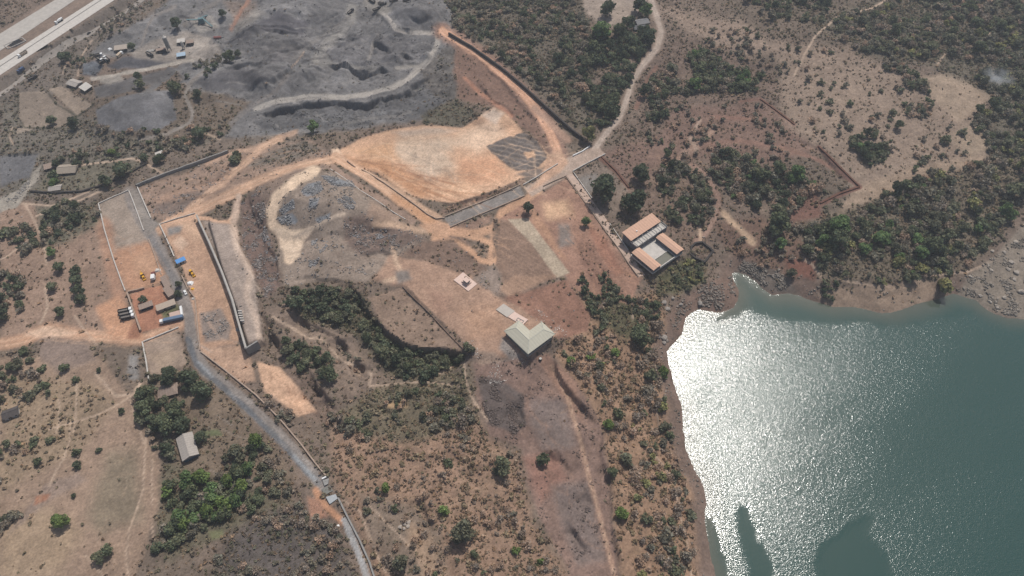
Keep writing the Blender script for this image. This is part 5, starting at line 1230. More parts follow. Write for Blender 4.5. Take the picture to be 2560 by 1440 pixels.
# underpass of the highway
up = empty('underpass', at_z(90, 128, 16), heading((84,131),(125,124)), 'concrete underpass mouth cut through the highway embankment at the left edge', 'underpass')
MB().box((2, 0, 2.2), (13, 1.2, 6.4)).build('headwall', CONC, up)
MB().box((2, -.64, 1.2), (9, .3, 4.4)).build('opening_shade', DARKIN, up)  # dark panel on the headwall stands in for the shade of the passage
for sx in (-1, 1): MB().box((2 + sx * 8.5, -3.5, 1.4), (1, 8, 4.6), rz=sx * .35).build('wing_wall', GREYC, up)
um = empty('underpass_shaft', at_z(38, 108, ZH), heading((20,110),(42,100)), 'rectangular dark shaft in the highway median above the underpass', 'shaft')
for c_, d_ in (((0, -4.2, -.2), (17, .7, 1.4)), ((0, 4.2, -.2), (17, .7, 1.4)), ((-8.6, 0, -.2), (.7, 9, 1.4)), ((8.6, 0, -.2), (.7, 9, 1.4))):
    MB().box(c_, d_).build('parapet', CONC, um)
MB().box((0, 0, -.42), (16.4, 7.6, .3)).build('shaft_shade', DARKIN, um)  # dark lid below the parapets stands in for the shade down the shaft

# ------------------------------------------------------------------ buildings
def slab(name, label, pts, h, m, cat='slab', zt=None):
    W = [P(*p) for p in pts]; c = sum(W, Vector()) / len(W); z = max(w.z for w in W) if zt is None else zt
    b = MB().prism([(w.x - c.x, w.y - c.y) for w in W], min(w.z for w in W) - 1 - z, h)
    ob = b.build(name, m, None, label=label, category=cat); ob.location = (c.x, c.y, z); return ob
def house(name, label, u, v, L, Wd, ang, wh, rh, wm, rm, hip=0.0, over=.6, cat='house', doors=1, wins=2, mono=False):
    p = P(u, v, wh + rh * .5); z = float(min(hz(p.x + dx, p.y + dy) for dx in (-3, 0, 3) for dy in (-3, 0, 3)))
    e = empty(name, (p.x, p.y, z), ang, label, cat)
    MB().box((0, 0, wh / 2 - .5), (L, Wd, wh + 1)).build('wall', wm, e)
    l, w = L / 2 + over, Wd / 2 + over; r = MB(); t = .18; hi = hip * l
    if mono:
        q = [(-l, -w, wh + .05), (l, -w, wh + .05), (l, w, wh + rh), (-l, w, wh + rh)]
        r._add(q + [(x, y, z_ + t) for x, y, z_ in q], [(3, 2, 1, 0), (4, 5, 6, 7), (0, 1, 5, 4), (1, 2, 6, 5), (2, 3, 7, 6), (3, 0, 4, 7)])
    else:
        lo = [(-l, -w, wh + .02), (l, -w, wh + .02), (l, w, wh + .02), (-l, w, wh + .02)]
        r._add(lo + [(-l + hi, 0, wh + rh), (l - hi, 0, wh + rh)], [(3, 2, 1, 0), (0, 1, 5, 4), (2, 3, 4, 5), (3, 0, 4), (1, 2, 5)])
    rf = r.build('roof', rm, e)
    if not mono: MB().box((0, 0, wh + rh + .04), (2 * (l - hi), .35, .12)).build('ridge', rm, rf)
    for i in range(doors): MB().box((-L * .15 + i * L * .4, -Wd / 2 - .03, 1.0), (1.1, .12, 2.0)).build('door', DARKIN, e)
    for i in range(wins):
        f = MB().box((-L * .38 + (i + .5) * L * .76 / wins + .9, -Wd / 2 - .03, wh * .6), (1.1, .1, 1.0)).build('window', GLASS, e)
        MB().box((-L * .38 + (i + .5) * L * .76 / wins + .9, -Wd / 2 - .1, wh * .6 - .56), (1.3, .25, .1)).build('sill', CONC, f)
    return e
WM, WG = mat('plaster', rgb(176, 164, 150), .9, .12, .8), mat('dull_plaster', rgb(120, 114, 108), .9, .14, .8)
a = heading((441,1095),(457,1146))
house('farmhouse', 'gabled grey-roofed farmhouse with blue end wall in the lower left grove', 466, 1113, 15.5, 8.6, a, 3.0, 2.0, mat('blue_plaster', rgb(84, 104, 122), .9, .1, .8), ROOFG)
house('hut', 'brown hip-roofed hut in the trees below the small yard', 417, 973, 11, 7.5, heading((397,980),(435,970)), 2.6, 1.8, WG, ROOFB, .5)
house('farmhouse', 'wide tan-roofed farmhouse inside the dry-stone wall', 167, 419, 14, 10, heading((148,428),(186,424)), 2.6, 2.2, WG, mat('tan_roof', rgb(158, 146, 132), .85, .12, 1))
house('shed', 'small grey-roofed shed near the farm wall corner', 136, 467, 8.5, 5.5, heading((124,470),(148,466)), 2.2, 1.2, WG, ROOFG)
house('shed', 'small brown shed left of the tan-roofed farmhouse', 121, 414, 6.5, 5, heading((112,418),(130,412)), 2.2, .8, WG, ROOFB, mono=True)
house('shed', 'black-roofed shed with white gable at the left edge', 24, 1030, 8, 5.5, heading((5,1038),(46,1022)), 2.6, 1.6, PALE, ROOFD)
house('work_shed', 'grey sheet shed left of its broken neighbour at the quarry field', 184, 205, 11, 8, heading((170,206),(200,216)), 3, 1.2, WG, ROOFG)
house('work_shed', 'half-open shed with pale roof right of the grey sheet shed', 213, 216, 9, 7, heading((203,214),(228,226)), 3, 1.0, DARK_M, PALE, mono=True)
house('work_shed', 'long tan-roofed shed at the left of the quarry yard', 301, 117, 11, 6, heading((288,123),(316,117)), 3, .8, WG, mat('tan_sheet', rgb(168, 156, 144), .8, .08, 1), mono=True)
house('village_house', 'grey-roofed village house among trees beside the track', 1605, 50, 12, 8, heading((1590,52),(1622,46)), 3, 1.8, WG, mat('slate_roof', rgb(128, 126, 126), .8, .12, 1))
house('village_house', 'lower grey village house with dark porch beside the track', 1600, 66, 11, 6, heading((1590,68),(1620,66)), 2.8, 1.4, WG, mat('slate_roof_dark', rgb(104, 104, 106), .8, .12, 1))
house('hut', 'dark small hut at the lower edge of the village clearing', 1505, 55, 9, 4.5, heading((1494,50),(1516,64)), 2.4, 1.2, WG, ROOFD)
house('ruined_hut', 'pale ruined hut under trees above the grey wall', 398, 383, 5, 4, .6, 2, .6, PALE, PALE, mono=True)
# compound
house('site_office', 'tan-roofed office strip along the road at the compound top', 412, 702, 11, 3.2, heading((404,690),(420,722)), 2.6, .5, WM, ROOFB, mono=True)
house('site_office', 'lower tan-roofed office continuing along the road', 421, 727, 9, 3.6, heading((414,718),(428,738)), 2.6, .5, WM, ROOFB, mono=True)
house('site_office', 'wide tan-roofed office across the middle of the compound', 414, 762, 11.5, 3.8, heading((396,769),(432,755)), 2.6, .6, WM, mat('tan_sheet2', rgb(176, 160, 144), .8, .08, 1), mono=True)
house('site_cabin', 'tan-roofed dark blue cabin standing alone on the red compound', 364, 763, 8, 3.4, heading((350,767),(377,757)), 2.6, .4, mat('navy', rgb(56, 62, 84), .7, .1, 1), ROOFB, mono=True)
house('site_cabin', 'small tan cabin in the green garden corner of the compound', 437, 786, 5.6, 3.6, heading((425,790),(448,783)), 2.4, .4, PALE, mat('pink_sheet', rgb(196, 170, 156), .8, .06, 1), mono=True)
house('container', 'blue roofed portable shed at the top of the right yard', 451, 650, 6.4, 3.6, heading((440,654),(463,645)), 2.5, .35, PALE, BLUE, mono=True, over=.15, cat='shed', doors=1, wins=1)
slab('garden_wall', 'white boundary panel at the road corner of the compound', [(451,770),(456,768),(459,790),(454,793)], 1.6, WHITE, 'wall')

# red-roofed house: local x along the long roof, y away from the courtyard
A = P(1577.5, 600, 8.2); B_ = P(1649.5, 552.5, 8.2)
z0 = 15.45
A = at_z(1577.5, 600, z0 + 7.6); B_ = at_z(1649.5, 552.5, z0 + 7.6)
ang = math.atan2(B_.y - A.y, B_.x - A.x)
rh = empty('courtyard_house', (A.x, A.y, z0), ang, 'red-roofed courtyard house with terrace beams and pool at the end of the drive', 'house')
Rm = Matrix.Rotation(-ang, 3, 'Z')
def lc(u, v, z): return Rm @ (at_z(u, v, z0 + z) - Vector((A.x, A.y, z0)))
LX = (B_ - A).length
D0 = lc(1555, 582.5, 8.4); WY = max(6.0, D0.y)
WALLD = mat('house_plaster', rgb(112, 112, 116), .9, .08, .6)
MB().box((LX / 2, WY / 2, 3.3), (LX - 1, WY - .8, 7.6)).build('main_block', WALLD, rh)
b = MB(); q = [(-.5, -.6, 7.3), (LX + .5, -.6, 7.3), (LX + .5, WY + .4, 8.5), (-.5, WY + .4, 8.5)]
b._add(q + [(x, y, z + .22) for x, y, z in q], [(3, 2, 1, 0), (4, 5, 6, 7), (0, 1, 5, 4), (1, 2, 6, 5), (2, 3, 7, 6), (3, 0, 4, 7)])
rf = b.build('main_roof', TERRA, rh)
MB().box((LX * .30, WY * .38, 8.3), (.9, .9, .7)).build('roof_vent', WHITE, rf)
T0, T1 = lc(1571, 614, 4.6), lc(1661, 567, 4.6)
ty = -6.2
MB().box((LX / 2 + 1.2, ty / 2, 2.1), (LX + 1.5, -ty, 4.9)).build('terrace_block', WALLD, rh)
tf = MB().box((LX / 2 + 1.2, ty / 2, 4.62), (LX + 1.3, -ty - .2, .12)).build('terrace_floor', PALE, rh)
for s_, c_, d_ in ((0, (LX / 2 + 1.2, ty + .12, 5.0), (LX + 1.6, .28, .9)), (1, (.3, ty / 2, 5.0), (.28, -ty, .9)), (2, (LX + 2.0, ty / 2, 5.0), (.28, -ty, .9))):
    MB().box(c_, d_).build('terrace_parapet', PALE, rh)
for i in range(7):
    xx = .8 + i * (LX + .6) / 6
    MB().box((xx, ty / 2 + .3, 6.4), (.35, -ty + .4, .35)).build('terrace_beam', GREYC, rh)
    MB().box((xx, ty + .2, 5.6), (.3, .3, 1.6)).build('terrace_post', GREYC, rh)
for i in range(6):
    w = MB().box((2.4 + i * (LX - 3) / 5.4, ty - .03, 2.4), (1.6, .14, 1.8)).build('window', GLASS, rh)
    MB().box((2.4 + i * (LX - 3) / 5.4, ty - .12, 1.4), (1.9, .3, .14)).build('sill', PALE, w)
def wing(u0, v0, u1, v1, u2, v2, nm_):
    a_, b_, c_ = lc(u0, v0, 4.2), lc(u1, v1, 4.2), lc(u2, v2, 4.2)   # near-house inner/outer corner, far corner
    return a_, b_, c_
def mkwing(x0, x1, y0, y1, tag):
    w_, d_ = x1 - x0, y1 - y0
    wb = MB().box(((x0 + x1) / 2, (y0 + y1) / 2, 1.6), (w_ - .8, d_ - .8, 4.2)).build('wing_block', WALLD, rh)
    q = [(x0, y0, 3.8), (x1, y0, 3.8), (x1, y1, 3.8), (x0, y1, 3.8)]; m_ = (x0 + x1) / 2
    b = MB()._add(q + [(m_, y0, 4.7), (m_, y1, 4.7)], [(3, 2, 1, 0), (0, 4, 5, 3), (1, 2, 5, 4), (0, 1, 4), (2, 3, 5)])
    b.build('wing_roof', TERRA, rh)
    side = x0 + .36 if tag < 0 else x1 - .36
    for i in range(5):
        MB().box((side, y0 + d_ * (i + .7) / 5.4, 1.9), (.14, 1.1, 1.5)).build('window', GLASS, wb)
wl = [lc(1580, 631, 3.9), lc(1605, 620, 3.9), lc(1653, 665.5, 3.9), lc(1632, 675.5, 3.9)]
wr = [lc(1645.5, 597.5, 3.9), lc(1662, 585, 3.9), lc(1710, 623, 3.9), lc(1692, 636, 3.9)]
yl0 = (wl[2].y + wl[3].y) / 2; yr0 = (wr[2].y + wr[3].y) / 2
xl = ((wl[0].x + wl[3].x) / 2, (wl[1].x + wl[2].x) / 2); xr = ((wr[0].x + wr[3].x) / 2, (wr[1].x + wr[2].x) / 2)
mkwing(xl[0], xl[1], yl0, ty - .6, -1); mkwing(xr[0], xr[1], yr0, ty - 1.5, 1)
yend = min(yl0, yr0) + .4
MB().box(((xl[0] + xr[1]) / 2, (ty + yend) / 2, -.3), (xr[1] - xl[0] - .4, ty - yend + .2, 1.2)).build('courtyard_floor', PALE, rh)
px0, px1, py0, py1 = xl[1] + 1.2, xr[0] - .2, yend + .8, yend + 7.6
MB().box(((px0 + px1) / 2, (py0 + py1) / 2, .36), (px1 - px0, py1 - py0, .06)).build('pool_water', POOLW, rh)
for c_, d_ in ((((px0 + px1) / 2, py0 - .3, .5), (px1 - px0 + 1.2, .6, .7)), (((px0 + px1) / 2, py1 + .3, .5), (px1 - px0 + 1.2, .6, .7)), ((px0 - .3, (py0 + py1) / 2, .5), (.6, py1 - py0, .7)), ((px1 + .3, (py0 + py1) / 2, .5), (.6, py1 - py0, .7))):
    MB().box(c_, d_).build('pool_edge', PALE, rh)
MB().box(((xl[1] + xr[0]) / 2, yend + .1, .6), (xr[0] - xl[1] + 1.0, .5, 1.6)).build('courtyard_wall', PALE, rh)

# chevron-roofed pavilion
zp = 19.5
O = at_z(1320, 886, zp + 4.2); E1 = at_z(1386, 837, zp + 4.2); E2 = at_z(1255, 828, zp + 4.2)
aa = math.atan2(E1.y - O.y, E1.x - O.x); La, Lb = (E1 - O).length, (E2 - O).length; La = Lb = (La + Lb) / 2
pv = empty('pavilion', (O.x, O.y, zp), aa, 'open pavilion with a grey-green chevron-shaped hipped roof on the plateau', 'pavilion')
w = La * .55; e_, r_ = 4.2, 6.6; k = w / 2
V_ = dict(o=(0, 0, e_), a=(La, 0, e_), b=(La, w, e_), i=(w, w, e_), c=(w, La, e_), d=(0, La, e_), rj=(k, k, r_), ra=(La - k * .7, k, r_), rb=(k, La - k * .7, r_))
for names, mt in ((('o', 'a', 'ra', 'rj'), SHEET), (('a', 'b', 'ra'), SHEET), (('b', 'i', 'rj', 'ra'), SHEET), (('i', 'c', 'rb', 'rj'), SHEET), (('c', 'd', 'rb'), SHEET), (('d', 'o', 'rj', 'rb'), SHEET)):
    pts = [Vector(V_[n_]) for n_ in names]; up_ = Vector((0, 0, .16)); b = MB(); n = len(pts)
    b._add([p for p in pts] + [p + up_ for p in pts], [tuple(range(n))[::-1], tuple(range(n, 2 * n))] + [(i, (i + 1) % n, n + (i + 1) % n, n + i) for i in range(n)])
    b.build('roof_slope', mt, pv)
for n1_, n2_ in (('rj', 'ra'), ('rj', 'rb'), ('o', 'rj'), ('ra', 'a'), ('ra', 'b'), ('rb', 'c'), ('rb', 'd')):
    p, q = Vector(V_[n1_]) + Vector((0, 0, .2)), Vector(V_[n2_]) + Vector((0, 0, .2)); MB().cyl(p, q, .16, n=5).build('ridge_cap', mat('pale_sheet', rgb(186, 188, 178), .6, .04, .5), pv)
MB().prism([(1, 1), (La - 1, 1), (La - 1, w - 1), (w - 1, w - 1), (w - 1, La - 1), (1, La - 1)], -1.5, .35).build('floor', GREYC, pv)
for x_, y_ in [(1.2 + i * (La - 2.4) / 4, 1.2) for i in range(5)] + [(1.2, 1.2 + i * (La - 2.4) / 4) for i in range(1, 5)] + [(w + i * (La - 1.2 - w) / 2, w - 1.2) for i in range(3)] + [(w - 1.2, w + (i + 1) * (La - 1.2 - w) / 2) for i in range(2)]:
    MB().box((x_, y_, 2.2), (.5, .5, 4.2)).build('column', GREYC, pv)
slab('stone_platform', 'grey stone platform slab left above the pavilion', [(1240,775),(1259,760),(1287,779),(1268,794)], .5, mat('slab_grey', rgb(186, 178, 168), .9, .06, .6))
slab('stone_platform', 'pinkish platform slab between the grey slab and the pavilion', [(1270,793),(1286,780),(1320,801),(1306,815)], .45, PINK)
fr = empty('bench_ring', P(1300, 802, .5), heading((1292,797),(1312,808)), 'small dark stone bench ring on the pinkish platform', 'bench'); fr.location.z += .45
for c_, d_ in (((0, -1.1, .25), (5, .4, .5)), ((0, 1.1, .25), (5, .4, .5)), ((-2.3, 0, .25), (.4, 2, .5)), ((2.3, 0, .25), (.4, 2, .5)), ((0, 0, .25), (.3, 2, .5))):
    MB().box(c_, d_).build('frame_bar', GREYC, fr)
slab('diamond_slab', 'pinkish diamond-shaped slab in the middle of the plateau', [(1134,701),(1158,682),(1193,711),(1171,729)], .5, PINK)
mo = empty('monument', at_z(1166, 703, 21.2) - Vector((0, 0, 1.2)), heading((1150,692),(1180,714)), 'boxy grey monument block with pale top on the diamond slab', 'monument'); mo.location.z = 20.0
MB().box((0, 0, .5), (5.6, 4.2, 1.0)).build('plinth', PINK, mo); MB().box((.4, -.2, 2.0), (3.8, 3.0, 2.2)).build('block', GREYC, mo); MB().box((.4, -.2, 3.2), (4.2, 3.4, .25)).build('cap', PINK, mo)
MB().box((-2.2, 2.6, .6), (3.6, 1.4, 1.2)).build('step', TANW, mo)
# culvert
slab('culvert_slab', 'upper grey concrete culvert chamber beside the road end', [(807,1202),(823,1196),(821,1211),(812,1216)], .5, GREYC, 'culvert')
slab('culvert_slab', 'dull middle concrete culvert slab', [(805,1224),(825,1214),(833,1227),(811,1240)], .35, mat('wet_concrete', rgb(122, 122, 116), .9, .1, .6), 'culvert')
slab('culvert_slab', 'pale lower concrete culvert slab with a dark slot', [(816,1245),(840,1237),(845,1247),(825,1262)], .8, mat('blue_concrete', rgb(168, 172, 174), .9, .08, .6), 'culvert')
wall('culvert_wall', 'white short head wall above the culvert chamber', [(806,1199),(821,1190)], 1.2, .8, WHITE)
wall('culvert_wall', 'dark slot edge across the pale culvert slab', [(822,1254),(842,1243)], 1.0, .7, DARK_M)

# ------------------------------------------------------------------ vehicles and machines
def wheels(e, pos, r=.5, w=.35):
    for x, y in pos:
        t = MB().cyl((x, y - w / 2, r), (x, y + w / 2, r), r, n=10).build('wheel', RUBBER, e)
        MB().cyl((x, y - w / 2 - .02, r), (x, y + w / 2 + .02, r), r * .5, n=8).build('rim', GREYC, t)
def truck(u, v, ang, label, cabm, bodym, L=8.5, kind='tipper', name='tipper_truck', cat='truck', group=None):
    p = P(u, v, 1); e = empty(name, p, ang, label, cat, group)
    MB().box((0, 0, .85), (L, 1.0, .3)).build('chassis', DARK_M, e)
    cx = L / 2 - 1.0
    c = MB().box((cx, 0, 1.95), (2.0, 2.4, 2.1), taper=.93).build('cab', cabm, e)
    MB().box((cx + 1.0, 0, 2.3), (.08, 2.0, .8)).build('windscreen', GLASS, c)
    bl = L - 2.5; bx = -L / 2 + bl / 2
    if kind == 'tipper':
        MB().box((bx, 0, 1.25), (bl, 2.4, .25)).build('bed', bodym, e)
        for c_, d_ in (((bx, -1.2, 2.0), (bl, .12, 1.4)), ((bx, 1.2, 2.0), (bl, .12, 1.4)), ((bx - bl / 2, 0, 2.0), (.12, 2.3, 1.4)), ((bx + bl / 2, 0, 2.15), (.12, 2.3, 1.7))): MB().box(c_, d_).build('side_board', bodym, e)
        MB().box((bx, 0, 1.7), (bl - .3, 2.2, .6)).build('load', MATS['dull_plaster'], e)
    elif kind == 'mixer':
        MB().cyl((bx - bl * .42, 0, 2.9), (bx, 0, 2.5), .6, 1.3, 12).build('drum_rear', bodym, e); MB().cyl((bx, 0, 2.5), (bx + bl * .46, 0, 2.2), 1.3, .8, 12).build('drum_front', bodym, e)
        MB().box((bx - bl * .46, 0, 2.4), (.5, 1.4, 2.0)).build('chute', cabm, e)
    elif kind == 'tank':
        MB().cyl((bx - bl / 2, 0, 2.1), (bx + bl / 2, 0, 2.1), 1.15, n=12).build('tank', bodym, e); MB().box((bx, 0, 3.25), (bl * .7, .6, .12)).build('walkway', DARK_M, e)
    else:
        MB().box((bx, 0, 2.2), (bl, 2.45, 2.3)).build('cargo_box', bodym, e)
    wheels(e, [(L / 2 - 1.2, -1.05), (L / 2 - 1.2, 1.05), (-L / 2 + 1.1, -1.05), (-L / 2 + 1.1, 1.05), (-L / 2 + 2.4, -1.05), (-L / 2 + 2.4, 1.05)])
    return e
def car(u, v, ang, label, m):
    e = empty('car', P(u, v, .7), ang, label, 'car')
    MB().box((0, 0, .65), (4.2, 1.7, .7)).build('body', m, e); r = MB().box((-.2, 0, 1.3), (2.4, 1.5, .65), taper=.82).build('cabin', m, e)
    MB().box((-.2, 0, 1.3), (2.44, 1.3, .4), taper=.9).build('window', GLASS, r); wheels(e, [(1.3, -.8), (1.3, .8), (-1.3, -.8), (-1.3, .8)], .33, .22); return e
def digger(u, v, ang, label, m, kind):
    e = empty('backhoe_loader' if kind == 'backhoe' else 'wheel_loader', P(u, v, 1), ang, label, 'digger')
    MB().box((.6, 0, 1.3), (3.2, 1.5, 1.0), taper=.9).build('body', m, e); c = MB().box((-.8, 0, 2.1), (1.7, 1.6, 1.6), taper=.9).build('cab', DARK_M, e); MB().box((-.8, 0, 2.95), (1.9, 1.7, .14)).build('cab_roof', m, c)
    for s_ in (-.7, .7): MB().box((2.6, s_, 1.1), (2.4, .2, .3), ry=.25).build('loader_arm', m, e)
    MB().box((3.8, 0, .6), (.8, 2.3, .9), taper=.8).build('bucket', m, e)
    if kind == 'backhoe':
        bm = MB().box((-2.6, 0, 2.3), (2.6, .3, .35), ry=.6).build('boom', m, e); MB().box((-4.0, 0, 2.0), (.3, .28, 2.4), ry=-.2).build('dipper', m, bm); MB().box((-4.2, 0, .7), (.7, .9, .7), taper=.7).build('digging_bucket', DARK_M, e)
    wheels(e, [(1.7, -.95), (1.7, .95)], .5, .4); wheels(e, [(-1.1, -.95), (-1.1, .95)], .78, .5); return e
hw = heading((286,0),(0,187))
truck(148, 54, hw, 'white concrete mixer truck driving on the highway', WHITE, WHITE, 9, 'mixer', 'mixer_truck')
truck(57, 136, hw, 'tan tipper truck on the highway beside the underpass', WHITE, TANP, 9.5)
car(222, 83, hw, 'small dark car on the service road below the highway', BLACKP)
truck(53, 177, hw, 'dark blue truck on the roadside below the highway', mat('deep_blue', rgb(70, 86, 116), .6, .1, 1), MATS['deep_blue'], 7, 'box', 'box_truck')
truck(82, 196, heading((70,200),(95,190)), 'dark loaded truck beside the service road at left', BLACKP, BLACKP, 8.5)
for i, (u, v, a_) in enumerate(((246,139,.3),(250,149,-.6),(258,154,.9),(267,148,2.4))):
    truck(u, v, a_, ['uppermost', 'leftmost lower', 'lowest', 'rightmost'][i] + ' of four dark tippers with white cabs parked by the blue stone heap', WHITE, BLACKP, 8, group='tippers parked by the blue stone heap')
truck(300, 138, heading((292,141),(312,135)), 'white and grey truck on the quarry yard road', WHITE, TANP, 8, 'box', 'box_truck')
truck(375, 137, heading((367,133),(383,142)), 'dark tipper truck below the batching plant', BLACKP, BLACKP, 9)
for u, v, a_, lb in ((877,30,1.1,'dark tipper truck beside the stream at the quarry top'),(956,10,.1,'dark tipper truck at the head of the pale quarry road'),(942,24,.7,'dark tipper turning on the pale quarry road'),(930,3,2.4,'dark tipper at the top edge left of the pale quarry heap'),(984,2,.4,'tipper at the top edge above the conical heap'),(1018,2,.1,'pale cabbed truck furthest right at the top edge')):
    truck(u, v, a_, lb, PALE if '1018' == str(u) else DARK_M, BLACKP, 9, group='tippers at the quarry top')
digger(357, 690, heading((352,684),(362,706)), 'yellow backhoe loader parked on the left yard', YEL, 'backhoe')
truck(384, 692, heading((384,700),(385,684)), 'maroon and white truck parked right of the backhoe', MAROON, WHITE, 6.5, 'box', 'box_truck')
digger(479, 682, heading((475,677),(484,688)), 'yellow loader with dark bucket on the right yard', YEL, 'loader')
h3 = heading((300,783),(333,775))
for i, (u, v) in enumerate(((314,777),(317,785),(320,793))):
    truck(u, v, h3, ['uppermost', 'middle', 'lowest'][i] + ' of three black tippers with white cabs parked side by side', WHITE, BLACKP, 9, group='three black tippers side by side')
th = heading((457,792),(403,806))
tr = truck(430, 800, th, 'long blue trailer truck with white cab below the compound', WHITE, BLUEP, 15, 'box', 'trailer_truck')
car(463, 731, heading((458,722),(468,740)), 'white car parked at the kerb across from the compound', WHITE)
def tarp(u, v, r, label, m):
    b = MB(); n = 9; ring = [(r * random.uniform(.7, 1.2) * math.cos(i * 6.283 / n), r * random.uniform(.7, 1.2) * math.sin(i * 6.283 / n), -.2) for i in range(n)]
    mid = [(x * .55, y * .55, r * random.uniform(.35, .5)) for x, y, z in ring]; vs = ring + mid + [(0, 0, r * .55)]
    b._add(vs, [(i, (i + 1) % n, n + (i + 1) % n, n + i) for i in range(n)] + [(n + i, n + (i + 1) % n, 2 * n) for i in range(n)])
    o = b.build('covered_heap', m, None, label=label, category='heap'); o.location = P(u, v); return o
tarp(475, 709, 2.6, 'white covered heap beside the kerb of the right yard', WHITE); tarp(481, 723, 1.5, 'yellow covered heap below the white one', YEL); tarp(483, 747, 1.6, 'pale material heap at the kerb bend', PALE); tarp(205 + 640, 1315, 1.5, 'white cement heap left of the pale road', WHITE); tarp(274, 123, 2.2, 'white covered heap at the left end of the quarry shed', WHITE); tarp(594, 824, 2.0, 'pale round heap at the foot of the retaining wall', GREYC); tarp(393, 677, 2.4, 'pale sand heap at the road edge of the left yard', PALE)
dr = empty('water_tank', P(1351, 898, .7), 0, 'small round dark water drum below the pavilion', 'tank'); MB().cyl((0, 0, 0), (0, 0, 1.6), 1.1, n=12).build('drum', DARK_M, dr); MB().cyl((0, 0, 1.6), (0, 0, 1.7), .9, n=12).build('lid', PALE, dr)
# batching plant
bp = empty('batching_plant', P(425, 128), heading((400,135),(450,128)), 'concrete batching plant with tall dark silo tower in the quarry yard', 'plant')
MB().cyl((0, 0, 4), (0, 0, 15), 2.0, n=14).build('silo', GREYC, bp); MB().cyl((0, 0, 15), (0, 0, 16.5), 2.0, .4, 14).build('silo_top', PALE, bp)
for x_, y_ in ((-1.5, -1.5), (1.5, -1.5), (1.5, 1.5), (-1.5, 1.5)): MB().cyl((x_, y_, -.5), (x_, y_, 5), .2, n=6).build('leg', DARK_M, bp)
MB().box((-7, -.5, 2.2), (8.5, 4, 4.6)).build('mixer_house', DARK_M, bp); MB().box((-7, -.5, 4.6), (9, 4.4, .2)).build('mixer_roof', ROOFB, bp)
MB().box((-12, 4, 2.4), (10, 1.2, .8), ry=-.4, rz=-.2).build('conveyor', DARK_M, bp); MB().box((-17, 5, 1), (7, 4, 2.4)).build('aggregate_bin', GREYC, bp)
for sx in (-1.4, 0, 1.4): MB().box((-17 + sx * 1.6, 5, 2.3), (.2, 4, .6)).build('bin_divider', PALE, bp)
house('work_shed', 'blue-grey roofed cabin right of the batching silo', 452, 135, 7, 4.5, heading((444,139),(461,136)), 2.8, .5, DARK_M, mat('pale_blue_sheet', rgb(160, 180, 196), .6, .05, 1), mono=True)
house('work_shed', 'pale roofed shed upper right of the batching silo', 452, 101, 6.5, 5, .2, 3, .5, DARK_M, PALE, mono=True)
house('work_shed', 'small dark-walled shed furthest right at the batching plant', 474, 104, 6, 4, .2, 3, .5, DARK_M, ROOFB, mono=True)
sl = empty('cement_silo', P(460, 122), .3, 'short pale cement silo beside the batching cabin', 'silo'); MB().cyl((0, 0, 2), (0, 0, 7), 1.4, n=12).build('tank', PALE, sl); MB().cyl((0, 0, 7), (0, 0, 8), 1.4, .3, 12).build('cone', GREYC, sl)
for x_, y_ in ((-1, -1), (1, -1), (1, 1), (-1, 1)): MB().cyl((x_, y_, -.5), (x_, y_, 2.6), .14, n=5).build('leg', DARK_M, sl)
# crusher
cr = empty('stone_crusher', P(505, 58), heading((478,56),(510,46)), 'teal stone crusher with three long conveyors above the batching plant', 'crusher')
MB().box((0, 0, 3), (6, 4, 5), taper=.8).build('hopper', TEAL, cr)
for c_, L_, rz_, ry_ in (((-7, 2, 4), 13, .15, .25), ((6, -6, 3.5), 15, -1.0, .28), ((4, 5, 4), 9, .9, .25)):
    cv = MB().box(c_, (L_, 1.5, .6), rz=rz_, ry=ry_).build('conveyor', TEAL, cr)
    for k_ in (-.3, .1, .4):
        MB().cyl((c_[0] + math.cos(rz_) * L_ * k_, c_[1] + math.sin(rz_) * L_ * k_, -1), (c_[0] + math.cos(rz_) * L_ * k_, c_[1] + math.sin(rz_) * L_ * k_, c_[2]), .16, n=5).build('support_leg', DARK_M, cv)
cr2 = empty('screening_machine', P(545, 98), heading((532,100),(560,96)), 'brown screening machine below the orange path', 'machine'); MB().box((0, 0, 1.8), (7, 2.4, 1.6), ry=.15).build('screen_box', MAROON, cr2); MB().box((4, 0, 1.2), (3, 1, .4), ry=.3).build('chute', DARK_M, cr2)
for x_, y_ in ((-2.6, -1), (2.6, -1), (2.6, 1), (-2.6, 1)): MB().box((x_, y_, .5), (.3, .3, 1.6)).build('leg', DARK_M, cr2)
# boulders large enough to pick out
def boulder(u, v, r, label, tint=(150, 142, 134), group=None):
    rg = np.random.default_rng(int(u * 7 + v)); import bmesh
    bm = bmesh.new(); bmesh.ops.create_icosphere(bm, subdivisions=2, radius=r)
    for q in bm.verts:
        n = q.co.normalized(); k = 1 + .22 * math.sin(3 * n.x + u) * math.cos(2.5 * n.y + v) + rg.normal(0, .05); q.co *= k; q.co.z *= .7
    me = bpy.data.meshes.new('boulder'); bm.to_mesh(me); bm.free()
    o = add('boulder', me, mat('boulder_%d' % tint[0], rgb(*tint), .95, .22, .8, bump=.5), None, label=label, category='boulder'); o.location = P(u, v) + Vector((0, 0, r * .2)); o.rotation_euler = (0, 0, rg.uniform(0, 6))
    if group: o['group'] = group
for u, v, r, lb in ((1660,757,1.8,'pale boulder at the edge of the bank left of the inlet'),(1669,773,1.9,'flat pale boulder just below the bank left of the inlet'),(1660,845,2.2,'largest rounded boulder on the point of the west shore'),(1647,842,1.6,'left boulder of the group on the west shore point'),(1660,857,1.5,'lower boulder of the group on the west shore point'),(1682,746,1.3,'small pale boulder on the brown beach'),(1702,762,1.4,'grey boulder in the middle of the brown beach'),(1750,759,2.0,'grey rock slab on the brown beach near the water')):
    boulder(u, v, r, lb)
